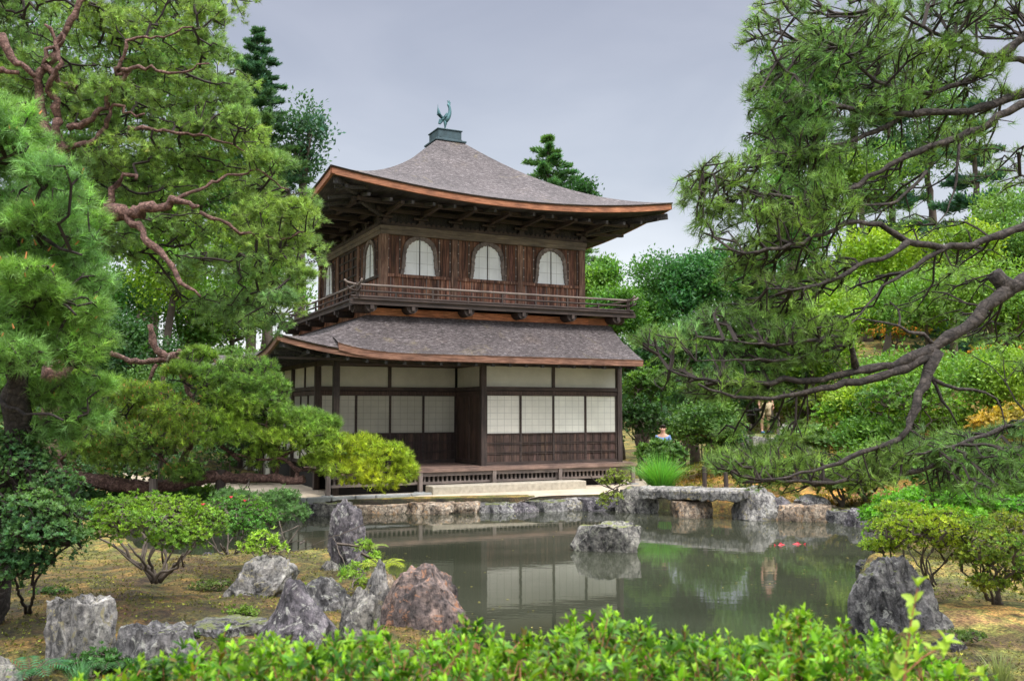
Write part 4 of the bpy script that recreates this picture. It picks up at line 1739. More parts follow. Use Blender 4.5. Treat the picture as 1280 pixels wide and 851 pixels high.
# --- tall red pine on the left: twisting trunk and limbs
gbase = lambda x, y: (x, y, float(gz(x, y)) - .05)
pA = at(58, 660, 15.4)
baseA = gbase(pA[0] - .1, pA[1])
limbsA = [
    (np.array([baseA, at(62, 520, 15.4), at(80, 430, 15.4), at(98, 350, 15.2), at(100, 300, 14.8), at(72, 284, 14.6), at(45, 268, 14.5), at(34, 235, 14.6)]), .22, .16),
    (px_limb([(100, 300), (88, 240), (80, 190), (52, 150), (45, 105), (70, 60), (95, 20), (110, -30)], 15.1, 14.8), 0.156, 0.036),
    (px_limb([(38, 235), (60, 200), (75, 175), (70, 120), (55, 110), (80, 78), (60, 30)], 15.1, 14.6), 0.117, 0.024),
    (px_limb([(100, 300), (118, 288), (140, 262), (160, 268), (190, 262), (222, 248), (250, 262)], 14.8, 14.2), 0.20, 0.03),
    (px_limb([(150, 262), (168, 278), (180, 298), (205, 312), (218, 335), (222, 355), (250, 370)], 14.5, 14.0), 0.085, 0.02),
    (px_limb([(118, 288), (135, 255), (148, 230), (150, 215), (175, 225)], 14.9, 14.9), 0.078, 0.024),
    (px_limb([(80, 190), (58, 165), (40, 160), (20, 170)], 15.0, 15.0), 0.058, 0.024),
    (px_limb([(95, 110), (68, 100), (50, 72), (62, 60), (85, 50), (78, 40)], 14.8, 14.8), 0.065, 0.024),
    (px_limb([(85, 160), (120, 150), (150, 100), (165, 88), (150, 95), (140, 92), (155, 70), (160, 45), (200, 50), (240, 30)], 14.9, 14.6), 0.058, 0.014),
    (px_limb([(145, 92), (170, 82), (215, 92), (260, 80)], 14.8, 14.4), 0.039, 0.012),
    (px_limb([(80, 190), (120, 175), (142, 125), (150, 135), (170, 145), (182, 148)], 14.9, 14.9), 0.058, 0.018),
    (px_limb([(0, 45), (12, 65), (18, 78), (40, 92)], 14.4, 14.4), 0.078, 0.036),
    (px_limb([(-60, 90), (0, 88), (20, 92)], 14.4, 14.4), 0.065, 0.036),
    (px_limb([(222, 248), (270, 225), (320, 210), (360, 240)], 14.5, 15.2), 0.036, 0.012),
    (px_limb([(250, 265), (300, 290), (350, 300), (380, 290)], 14.4, 15.2), 0.033, 0.012),
    (px_limb([(160, 160), (210, 165), (260, 170), (310, 190)], 14.7, 15.1), 0.039, 0.012),
]
polyA = [(-30, -20), (285, -20), (285, 30), (262, 55), (290, 100), (308, 150), (345, 190), (375, 235), (390, 290), (388, 350), (350, 400), (290, 420), (240, 380), (200, 330),
         (140, 330), (100, 330), (60, 200), (-30, 130)]
padsA = pads_from_poly(polyA, 165, 14.9, 18.0, npts=75, mind=17)
for x, y, r in ((262, 22, 26), (240, 48, 24), (285, 115, 26), (300, 150, 24), (345, 205, 26), (372, 265, 26), (370, 300, 24), (375, 345, 20), (332, 205, 28), (310, 350, 30), (350, 375, 24), (322, 250, 34), (330, 300, 34)):
    dp = RNG.uniform(14.2, 16)
    padsA.append((at(x, y, dp), rel(dp, r), rel(dp, r), rel(dp, r) * .6, 85))
pine('big red-barked pine at upper left, twisting limbs reaching toward the pavilion roof', baseA, limbsA, padsA,
     dict(NG, L=.10, k=24, wd=.0062, huek=dict(a=(.75, .88, .95), b=(1.35, 1.22, .7), k=.9)), group='garden pines', n_tuft=4, gnarl=.028)

# --- near pine at the left edge with long fresh needles
pD = at(18, 600, 8.8)
baseD = gbase(pD[0] - .2, pD[1])
limbsD = [
    (np.array([baseD, at(22, 560, 8.8), at(20, 500, 8.7), at(24, 450, 8.6), at(-5, 380, 8.6), at(-30, 280, 8.6), at(-40, 180, 8.6)]), .17, .06),
    (px_limb([(20, 520), (10, 500), (-10, 490), (-40, 480)], 8.7), .05, .02),
    (px_limb([(0, 400), (30, 380), (60, 370), (95, 390)], 8.5, 8.2), .035, .01),
    (px_limb([(-20, 300), (20, 280), (60, 300), (100, 320)], 8.5, 8.2), .035, .01),
    (px_limb([(-35, 220), (0, 200), (30, 190)], 8.5, 8.2), .03, .01),
    (px_limb([(22, 470), (5, 432), (20, 450), (40, 458)], 8.5, 8.2), .022, .01),
    (px_limb([(0, 500), (25, 520), (60, 515), (80, 525)], 8.5, 8.2), .02, .01),
]
polyD = [(-40, 120), (10, 140), (45, 195), (85, 240), (118, 300), (110, 350), (125, 410), (95, 440), (60, 455), (-40, 470)]
padsD = pads_from_poly(polyD, 52, 7.9, 9.4, rpx=(28, 46), npts=85, mind=22, flat=.55)
for x, y in ((30, 495), (70, 500), (0, 520), (110, 485), (60, 545), (100, 525)):
    padsD.append((at(x, y, 8.9), .26, .26, .16, 90))
pine('pine at the left edge with a dark trunk and long fresh light green needles', baseD, limbsD, padsD,
     dict(NG, L=.105, k=20, col=(.20, .36, .11), huek=dict(a=(.8, .9, 1.0), b=(1.2, 1.2, .7), k=1.4)), bark='bark_dark', group='garden pines', cones=(130,), n_tuft=4)

# --- low spreading pine with propped horizontal limbs
pB = at(30, 632, 20.1)
baseB = gbase(pB[0], pB[1])
limbsB = [
    (np.array([baseB, at(48, 596, 20.1), at(80, 592, 20.1), at(110, 600, 20.1), at(150, 607, 20.0), at(200, 608, 20.0), at(240, 602, 20.0), at(268, 594, 20.0), at(300, 597, 20.0), at(345, 597, 20.0), at(372, 603, 20.0), at(380, 598, 20.0)]), .20, .09),
    (px_limb([(240, 602), (268, 594), (300, 597), (345, 597), (378, 601)], 20.0, 20.0), 0.102, 0.065),
    (px_limb([(370, 602), (374, 588), (360, 578), (352, 570), (335, 576), (310, 572), (290, 565)], 20.0, 20.0), 0.051, 0.016),
    (px_limb([(366, 584), (385, 588), (410, 588), (440, 592), (480, 585)], 20.0, 20.0), 0.055, 0.013),
    (px_limb([(110, 560), (150, 572), (180, 566), (200, 575)], 19.8, 19.8), 0.029, 0.013),
    (px_limb([(300, 575), (280, 560), (262, 540), (240, 500)], 20.2, 20.2), 0.043, 0.016),
    (px_limb([(60, 590), (90, 560), (88, 545), (120, 530)], 20.0, 19.6), 0.051, 0.016),
    (px_limb([(240, 600), (215, 585), (190, 560), (160, 540)], 19.9, 19.6), 0.043, 0.013),
    (px_limb([(345, 597), (350, 560), (330, 530), (350, 500), (330, 470)], 20.2, 20.6), 0.043, 0.013),
    (px_limb([(352, 570), (400, 550), (440, 560), (470, 556)], 20.1, 20.1), 0.029, 0.010),
]
padsB = []
for x, y, rx, ry, d in ((110, 520, 45, 24, 12.0), (170, 500, 42, 22, 12.2), (215, 520, 40, 24, 11.9), (240, 555, 38, 26, 11.8), (180, 548, 46, 26, 11.6), (120, 558, 40, 20, 11.8), (90, 480, 36, 20, 12.6),
                        (230, 590, 26, 12, 12.0), (150, 575, 40, 16, 11.9), (265, 475, 36, 22, 13.0), (310, 460, 40, 18, 13.2), (335, 485, 30, 20, 13.0), (290, 500, 40, 22, 12.8), (270, 530, 40, 22, 12.4), (330, 515, 40, 24, 12.6),
                        (365, 525, 30, 18, 12.6), (300, 548, 40, 18, 12.2), (350, 552, 36, 18, 12.3), (392, 545, 30, 20, 12.3), (420, 560, 34, 20, 12.2), (455, 562, 32, 20, 12.2), (488, 572, 26, 20, 12.2), (505, 588, 18, 16, 12.2),
                        (440, 588, 40, 16, 12.0), (480, 600, 30, 12, 12.0), (405, 578, 30, 14, 12.4), (225, 465, 24, 14, 12.8), (250, 445, 22, 12, 13.4), (400, 530, 26, 12, 12.5), (60, 500, 36, 24, 12.4), (60, 550, 36, 26, 12.6)):
    d += 7.6
    padsB.append((at(x, y, d), rel(d, rx), rel(d, rx) * .9, rel(d, ry), 200))
for x, y in poly_samples([(60, 470), (230, 455), (330, 450), (360, 500), (400, 525), (500, 565), (515, 600), (400, 612), (300, 560), (60, 585)], 26, 20):
    d = RNG.uniform(19.8, 21.2)
    padsB.append((at(x, y, d), rel(d, 30), rel(d, 30), rel(d, 15), 130))
bc = at(180, 530, 19.6)
pine('low spreading pine on the left, orange-tipped cushions and a long horizontal limb over the shore', baseB, limbsB, padsB,
     dict(NG, L=.11, k=20, wd=.0085, shoot=.09, col=(.22, .36, .08), huek=dict(a=(.72, .85, .95), b=(1.3, 1.15, .6), k=.8)), group='garden pines', cones=(520, bc, 1.35), n_tuft=3, fresh=[(at(475, 575, 19.8), 1.25, (1.75, 1.35, .6)), (bc, 1.5, (1.15, 1.0, .9))])

# --- gnarled bare snag standing on props behind it
sn = at(200, 560, 21.4)
sb_ = gbase(sn[0] + .1, sn[1])
t = thing('pine_snag', 'gnarled reddish dead pine limb held up on a wooden prop above the green cushions', 'tree limb', sb_)
b = MB()
for pts, r0, r1 in (([(240, 500), (232, 478), (222, 455), (206, 448), (190, 452), (165, 452), (138, 442)], .05, .035),
                    ([(222, 446), (205, 446), (196, 440), (190, 425), (187, 406)], .07, .04), ([(222, 440), (235, 446), (215, 452)], .055, .03),
                    ([(196, 455), (188, 470), (186, 490)], .03, .02), ([(205, 455), (206, 480), (203, 500)], .025, .02)):
    q = resample(px_limb(pts, 21.4), .12, .014)
    limb_mesh(b, q, r0 * 1.6, r1 * 1.6, 9, .25)
q = resample(np.array([sb_, at(245, 540, 21.4), at(240, 500, 21.4)]), .15, .02)
limb_mesh(b, q, .09, .07)
b.v = [(x - sb_[0], y - sb_[1], z - sb_[2]) for x, y, z in b.v]
b.build('limb', M['bark_red'], t, smooth_=True)
b = MB()
P_ = at(204, 470, 21.5)
b.tube([(P_[0] - sb_[0], P_[1] - sb_[1], 0), (P_[0] - sb_[0], P_[1] - sb_[1], P_[2] - sb_[2])], .055, 8)
b.build('prop', M['grey_post'], t)
b = MB()
P_ = at(212, 449, 21.4)
b.tube([(P_[0] - sb_[0] + .11 * math.cos(a) * .4, P_[1] - sb_[1] + .12 * math.sin(a), P_[2] - sb_[2] + .12 * math.cos(a)) for a in np.linspace(0, 6.28, 12)], .03, 6)
b.build('straw_binding', M['frieze'], t)
for i, (x, yt, d, lb) in enumerate(((198, 600, 19.9, 'grey wooden post propping the low limb behind the big azalea'),
                                    (276, 590, 20.0, 'short dark post under the low limb near its middle'))):
    P_ = at(x, yt, d)
    g = gz(P_[0], P_[1])
    b = MB()
    b.tube([(0, 0, -.1), (0, 0, P_[2] - g + .05)],   .085 if i == 0 else .11, 9)
    o = b.build('pine_prop', M['grey_post' if i == 0 else 'post'])
    o.location = (P_[0], P_[1] - .27 * (i == 0), g)
    tag(o, lb, 'prop', 'props under the low pine')

# --- the great pine reaching in from the right
baseC = gbase(6.3, 8.6)
tk = lambda z: np.array([6.1 + .1 * math.sin(z), 8.6, z])
limbsC = [
    (np.array([baseC, tk(1.2), tk(2.4), tk(3.4), tk(4.6), tk(5.6), tk(6.6)]), .30, .12),
    (np.vstack([tk(4.3), px_limb([(1330, 100), (1280, 118), (1207, 140), (1126, 144), (1065, 140), (1020, 122), (987, 97), (965, 62)], 8.5, 7.9)]), .075, .012),
    (np.vstack([tk(4.0), px_limb([(1330, 118), (1280, 130), (1199, 175), (1126, 199), (1061, 236), (1004, 254), (931, 236), (875, 215)], 8.4, 7.7)]), .06, .010),
    (np.vstack([tk(3.2), px_limb([(1340, 262), (1280, 282), (1223, 305), (1182, 310), (1134, 303), (1097, 276), (1057, 281), (1012, 301), (963, 313), (915, 315)], 8.3, 7.5)]), .065, .010),
    (np.vstack([tk(3.0), px_limb([(1340, 320), (1280, 350), (1244, 373), (1207, 410), (1166, 436), (1126, 455), (1069, 463), (1020, 475), (963, 477), (894, 477), (835, 462)], 8.1, 7.6)]), .108, .009),
    (px_limb([(1170, 442), (1126, 464), (1085, 474), (1053, 479), (988, 495), (947, 499), (902, 494), (870, 480)], 7.9, 7.5), .045, .010),
    (px_limb([(1170, 440), (1158, 471), (1146, 503), (1142, 532), (1125, 548)], 7.9, 7.6), .06, .022),
    (px_limb([(1125, 548), (1080, 565), (1040, 580), (1000, 592), (950, 600)], 7.6, 7.3), .025, .008),
    (px_limb([(1166, 474), (1200, 490), (1248, 486), (1256, 512), (1253, 545)], 7.9), .022, .004),
    (px_limb([(1162, 468), (1172, 484), (1180, 510), (1196, 528)], 7.9), .02, .006),
    (px_limb([(1262, 362), (1250, 352), (1242, 342)], 8.05), .09, .06),
    (px_limb([(1069, 458), (1068, 435), (1056, 415), (1010, 428), (960, 432), (905, 425)], 7.8, 7.5), .03, .005),
    (px_limb([(1060, 430), (1020, 440), (975, 452), (930, 448), (870, 452)], 7.8, 7.5), .018, .004),
    (px_limb([(1166, 430), (1150, 415), (1120, 408), (1090, 395), (1060, 400)], 7.9), .02, .004),
    (px_limb([(1182, 309), (1150, 330), (1120, 345), (1090, 370), (1070, 400), (1055, 412)], 8.0, 7.7), .026, .004),
    (px_limb([(1134, 303), (1115, 318), (1075, 330), (1045, 352), (1005, 360), (960, 362)], 7.9, 7.5), .03, .008),
    (px_limb([(1199, 180), (1198, 220), (1192, 245), (1180, 270), (1150, 300)], 8.1, 8.0), .016, .003),
    (px_limb([(1207, 186), (1250, 185), (1275, 192)], 8.2), .010, .003),
    (px_limb([(1290, 40), (1258, 60), (1230, 90), (1180, 115), (1130, 115), (1090, 100), (1050, 60)], 8.6, 8.2), .05, .010),
    (px_limb([(1300, 75), (1262, 78), (1205, 60), (1150, 30), (1100, 10)], 8.6, 8.4), .04, .010),
    (px_limb([(1126, 144), (1100, 165), (1050, 180), (1000, 190), (955, 190)], 8.3, 7.9), .028, .008),
    (px_limb([(1158, 214), (1140, 235), (1110, 262), (1080, 255), (1040, 262)], 8.1, 7.8), .016, .007),
    (np.vstack([tk(1.6), px_limb([(1400, 600), (1300, 560), (1210, 565), (1140, 590), (1080, 600), (1020, 602), (950, 600)], 8.2, 7.6)]), .05, .010),
    (np.vstack([tk(1.8), px_limb([(1380, 540), (1290, 520), (1230, 545), (1180, 560), (1130, 570)], 8.4, 7.6)]), .04, .010),
]
# fans of shoots: regions of the photograph filled at their own distance
padsC = []


def fan(poly, n, d0, d1, r=(20, 34), npts=30, flat=.55, mind=17, dens=1.75):
    for x, y in poly_samples(poly, n, mind):
        dp = RNG.uniform(d0, d1) + .25
        q = rel(dp, RNG.uniform(*r))
        padsC.append((at(x, y, dp), q, q * 1.9, q * (flat + .2), int(npts * dens)))


fan([(960, 20), (1015, -10), (1290, -20), (1290, 70), (1170, 110), (1080, 125), (1030, 110), (985, 80), (945, 90), (942, 50)], 46, 7.8, 8.8)
fan([(942, 90), (1000, 120), (1080, 130), (1150, 125), (1060, 200), (1000, 225), (935, 215), (945, 160)], 26, 7.7, 8.3)
fan([(870, 215), (930, 205), (1000, 225), (1060, 235), (1040, 290), (960, 305), (905, 315), (880, 290), (868, 262)], 26, 7.4, 8.1, mind=15)
fan([(900, 320), (980, 312), (1040, 340), (1050, 370), (980, 380), (930, 360)], 12, 7.5, 8.0)
fan([(800, 425), (850, 405), (920, 385), (1000, 385), (1060, 420), (1040, 455), (940, 465), (860, 455), (820, 445)], 30, 7.4, 8.0, mind=15)
fan([(820, 460), (930, 480), (900, 500), (850, 490)], 8, 7.5, 7.9, r=(16, 24), npts=22)
fan([(895, 570), (960, 562), (1050, 575), (1130, 560), (1210, 545), (1290, 540), (1290, 610), (1200, 620), (1080, 612), (980, 610), (905, 592)], 40, 7.2, 8.2, r=(20, 32), npts=34)
fan([(1100, 30), (1280, 30), (1280, 110), (1180, 200), (1120, 190)], 14, 8.0, 8.8, npts=22)
fan([(1100, 180), (1280, 150), (1290, 260), (1180, 300), (1060, 270), (1050, 240)], 16, 7.9, 8.9, npts=20, dens=1.0)
fan([(1010, 330), (1120, 330), (1290, 310), (1290, 470), (1190, 480), (1080, 440), (1000, 400)], 14, 8.0, 9.0, npts=18, dens=1.0)
fan([(900, 500), (1000, 500), (1040, 540), (1000, 560), (900, 560)], 5, 7.6, 8.2, npts=24, dens=1.1)
for x, y in ((950, 482), (964, 480), (957, 494), (945, 496), (969, 494)):
    q = rel(7.8, 16)
    padsC.append((at(x, y, 7.8), q, q, q * .8, 40))
for x, y in ((855, 232), (868, 222), (875, 280), (885, 300), (942, 32), (945, 70), (938, 115), (950, 60), (792, 428), (812, 420), (1000, 8)):
    q = rel(7.7, 13)
    padsC.append((at(x, y, 7.7), q, q, q, 12))
pine('great dark-limbed pine reaching in from the right edge over the water', baseC, limbsC, padsC,
     dict(NG, L=.092, k=22, wd=.0042, col=(.17, .29, .09), shoot=.09, spread=(.15, .85), huek=dict(a=(.75, .9, .9), b=(1.3, 1.2, .75), k=1.3)), bark='bark_dark', group='garden pines',
     n_tuft=1, twig=dict(rmin=.0036, k=.0018, rmax=.018), up=.55, bf=.6, jit=.008, fw=.9)

# ================================================================== SHRUBS
def shrub(label, base, stems, dome, npts, leaf, name='azalea_bush', cat='shrub', group=None, twig=None, mat='twig_grey', flowers=None, petal=(.75, .06, .10), n_ros=2, up=.7, top=.8):
    """stems rise from the base; dome: list of (centre, rx, ry, rz, n) of foliage cushions"""
    t = thing(name, label, cat, base, 0, group)
    base = np.array(base, float)
    m = MB()
    seeds = []
    for pts, r0, r1 in stems:
        q = resample(pts, .07, .006)
        limb_mesh(m, q, r0, r1, 7, .15)
        seeds.append(q)
    m.v = [(x - base[0], y - base[1], z - base[2]) for x, y, z in m.v]
    m.build('stems', M[mat], t, smooth_=True)
    att = np.concatenate([pad_points(c, rx, ry, rz, n, top) for c, rx, ry, rz, n in dome])
    P, par, desc, kids, n0 = grow(np.concatenate(seeds), None, att, bf=.25, step=.1, wig=.008)
    V, Fc = twig_arrays(P, par, desc, n0, **(twig or dict(rmin=.0025, k=.0022, rmax=.014)))
    arr_mesh('twigs', V, Fc, M[mat], t, loc=base)
    term = np.where((np.arange(len(P)) >= n0) & ((kids == 0) | (desc < 3)))[0]
    Pt = P[term]
    cs = np.array([d[0] for d in dome])
    near = np.argmin(np.linalg.norm(Pt[:, None] - cs[None], axis=-1), axis=1)
    out = unit(Pt - cs[near])
    Pn = np.repeat(Pt, n_ros, 0)
    D = np.repeat(out, n_ros, 0) * .7 + np.array([0, 0, up]) + RNG.normal(0, .3, (len(Pn), 3))
    Pn = Pn + RNG.normal(0, leaf.get('L', .04) * .6, Pn.shape)
    leaf = dict(leaf)
    h = hue_field(Pn, **leaf.pop('huek', {}))
    V, Fc, T = leaves(Pn, D, hue=h, **leaf)
    arr_mesh('foliage', V, Fc, M['leaf'], t, tint=T, loc=base)
    if flowers:
        sel = RNG.choice(len(Pn), flowers, replace=False)
        for s_ in sel:
            dd = unit(np.array([D[s_] + np.array([0, -.5, .3])]))
            V, Fc, T = leaves(Pn[s_:s_ + 1] + dd * .03, dd, k=5, L=.034, W=.026, spread=(.7, 1.1), col=petal, var=.05)
            arr_mesh('flower', V, Fc, M['petal'], t, tint=T, loc=base)
    return t


def dome_px(lst, npts, flat=.8):
    out = []
    for x, y, rx, ry, d in lst:
        out.append((at(x, y, d), rel(d, rx), rel(d, rx) * flat, rel(d, ry), npts))
    return out


def stem_fan(base, tips, r0, r1):
    base = np.array(base, float)
    out = []
    for tx in tips:
        tx = np.array(tx)
        L_ = np.linalg.norm(tx - base)
        pts = [base + RNG.normal(0, .02, 3) * [1, 1, 0]]
        for s in (.22, .4, .6, .8):
            pts.append(base + (tx - base) * s + np.array([(tx[0] - base[0]) * .06 * math.sin(s * 3.1), 0, 0]) + RNG.normal(0, .085 * L_, 3) * [1, 1, .6])
        pts.append(tx)
        k = RNG.uniform(.7, 1.3)
        out.append((np.array(pts), r0 * k, r1 * k))
        # a fork
        f = pts[2]
        e = tx + RNG.normal(0, .22 * L_, 3) * [1, 1, .3]
        out.append((np.array([f, (f + e) / 2 + RNG.normal(0, .05 * L_, 3), e]), r0 * .6 * k, r1 * .8))
    return out


# big azalea on the island
b0 = ground_at(196, 728, .38)
st_ = stem_fan(b0, [at(x, y, b0[1] + dz_) for x, y, dz_ in ((140, 668, 0), (165, 650, .2), (190, 655, -.2), (215, 660, .1), (245, 668, 0), (160, 680, -.3), (230, 690, -.2), (205, 640, .3))], .024, .009)
shrub('large flat-crowned light green azalea with bare grey stems on the moss island', b0, st_,
      dome_px(((150, 642, 38, 20, 9.9), (185, 634, 44, 18, 10.1), (225, 640, 40, 18, 9.9), (258, 655, 28, 18, 9.8), (132, 662, 24, 16, 9.6), (195, 658, 44, 18, 9.4), (165, 655, 38, 18, 9.2), (238, 672, 26, 14, 9.6), (210, 676, 26, 10, 9.4), (120, 640, 20, 12, 10.0)), 240),
      0, dict(k=7, L=.034, W=.013, col=(.21, .36, .05), huek=dict(a=(.6, .8, .9), b=(1.25, 1.1, .6), k=2.0)), flowers=1)
b0 = ground_at(286, 700, .25)
st_ = stem_fan(b0, [at(x, y, b0[1] + dz_) for x, y, dz_ in ((265, 665, 0), (285, 655, .2), (305, 660, -.1), (320, 668, .1), (275, 680, -.2))], .018, .008)
shrub('smaller dark green azalea with a few red flowers behind the large flat-crowned one', b0, st_,
      dome_px(((275, 640, 30, 18, 11.6), (303, 638, 32, 18, 11.8), (325, 650, 24, 16, 11.6), (285, 655, 30, 16, 11.3), (310, 662, 20, 10, 11.3)), 240),
      0, dict(k=7, L=.034, W=.014, col=(.13, .27, .045), huek=dict(a=(.6, .8, .9), b=(1.2, 1.1, .7), k=2.0)), flowers=4)
b0 = ground_at(326, 697, .25)
shrub('little yellow-green seedling bush above the striped leaning rock', b0, stem_fan(b0, [at(315, 682, 10.6), at(330, 672, 10.6), at(342, 684, 10.6)], .008, .004),
      dome_px(((312, 686, 14, 8, 10.6), (330, 675, 16, 10, 10.6), (345, 684, 12, 8, 10.5)), 40),
      0, dict(k=6, L=.045, W=.018, col=(.28, .45, .05)))
b0 = ground_at(36, 770, .35)
st_ = [(np.array([b0, at(42, 742, 8.3), at(40, 732, 8.3), at(55, 710, 8.3), at(75, 690, 8.3), at(95, 675, 8.3)]), .02, .008),
       (np.array([at(40, 732, 8.3), at(36, 715, 8.3), at(60, 680, 8.3)]), .014, .007), (np.array([b0, at(20, 730, 8.4), at(10, 690, 8.4), at(20, 640, 8.4)]), .02, .008)]
shrub('tall dark blue-green shrub filling the left edge, bare crooked stem below', b0, st_,
      dome_px(((30, 575, 36, 20, 8.8), (20, 590, 44, 26, 8.6), (60, 610, 42, 26, 8.6), (20, 640, 44, 26, 8.4), (75, 650, 40, 24, 8.4), (30, 680, 44, 22, 8.3), (85, 675, 28, 18, 8.3), (5, 715, 34, 22, 8.2), (40, 705, 26, 14, 8.2), (-20, 600, 40, 40, 8.5), (-20, 680, 40, 40, 8.5), (10, 560, 26, 20, 8.7), (50, 640, 40, 26, 8.1), (50, 670, 40, 24, 8.0)), 260, .9),
      0, dict(k=8, L=.036, W=.016, col=(.11, .215, .07), huek=dict(a=(.6, .8, 1.0), b=(1.3, 1.2, .8), k=2.2)), name='evergreen_shrub', mat='twig')
b0 = ground_at(345, 640, .25)
shrub('low feathery green shrub overhanging the water under the horizontal pine limb', b0, stem_fan(b0, [at(320, 630, 16.5), at(345, 625, 16.5), at(365, 635, 16.5)], .02, .01),
      dome_px(((315, 628, 26, 12, 16.6), (345, 630, 26, 12, 16.6), (368, 642, 18, 10, 16.4), (335, 645, 24, 8, 16.3), (290, 622, 24, 10, 16.6), (355, 622, 20, 8, 16.6)), 220),
      0, dict(k=9, L=.06, W=.010, col=(.12, .24, .075)), name='juniper_shrub')
# right shore
b0 = ground_at(1150, 752, .32)
st_ = stem_fan(b0, [at(x, y, b0[1] + dz_) for x, y, dz_ in ((1105, 690, 0), (1130, 680, .2), (1160, 672, -.1), (1180, 700, .1), (1120, 710, -.2), (1165, 690, .3))], .022, .009)
shrub('yellow-green azalea with bare grey stems leaning over the right shore', b0, st_,
      dome_px(((1110, 665, 30, 16, 10.4), (1145, 650, 36, 16, 10.6), (1185, 655, 32, 18, 10.4), (1100, 685, 22, 12, 10.2), (1150, 675, 34, 14, 10.0), (1190, 682, 24, 14, 10.1), (1125, 640, 28, 12, 10.8), (1130, 662, 36, 16, 9.9), (1170, 662, 34, 16, 9.9)), 220),
      0, dict(k=7, L=.036, W=.014, col=(.26, .40, .045), huek=dict(a=(.6, .85, .9), b=(1.35, 1.05, .6), k=2.2)))
b0 = ground_at(1245, 755, .32)
st_ = stem_fan(b0, [at(x, y, b0[1] + dz_) for x, y, dz_ in ((1215, 700, 0), (1240, 690, .2), (1265, 695, -.1), (1280, 700, .1), (1230, 720, -.2))], .022, .009)
shrub('azalea with reddish tips cut by the right edge beside the sandy path', b0, st_,
      dome_px(((1225, 670, 32, 20, 10.0), (1260, 660, 34, 20, 10.2), (1290, 680, 34, 24, 10.0), (1220, 700, 26, 18, 9.8), (1255, 705, 32, 18, 9.6), (1290, 725, 28, 20, 9.7), (1235, 730, 26, 10, 9.6), (1250, 685, 36, 20, 9.4)), 230),
      0, dict(k=7, L=.034, W=.014, col=(.22, .34, .05), huek=dict(a=(.55, .85, .9), b=(1.5, .95, .6), k=2.4)), flowers=3)
b0 = ground_at(1170, 660, .4)
shrub('bright green leafy shrub behind the right shore azaleas', b0, stem_fan(b0, [at(1130, 625, 14), at(1160, 620, 14), at(1200, 625, 14), at(1230, 630, 14)], .03, .012),
      dome_px(((1120, 632, 28, 14, 13.8), (1155, 625, 32, 15, 14.2), (1195, 628, 34, 16, 14.0), (1235, 632, 34, 16, 14.0), (1275, 640, 30, 18, 14.0), (1100, 645, 22, 10, 13.4), (1150, 645, 34, 10, 13.4), (1200, 650, 40, 12, 13.2)), 230),
      0, dict(k=7, L=.06, W=.026, col=(.13, .34, .035), huek=dict(a=(.7, .85, .9), b=(1.3, 1.1, .7), k=1.5)), name='leafy_shrub')
b0 = ground_at(768, 616, .32)
shrub('small yellowish shrub in front of the right end of the veranda', b0, stem_fan(b0, [at(760, 600, 21.6), at(770, 598, 21.6), at(778, 602, 21.6)], .02, .008),
      dome_px(((758, 602, 10, 5, 21.6), (770, 594, 13, 6, 21.6), (780, 600, 9, 5, 21.6), (765, 622, 16, 7, 21.3), (756, 628, 10, 5, 21.2)), 60),
      0, dict(k=7, L=.05, W=.02, col=(.22, .28, .05)), name='small_shrub')
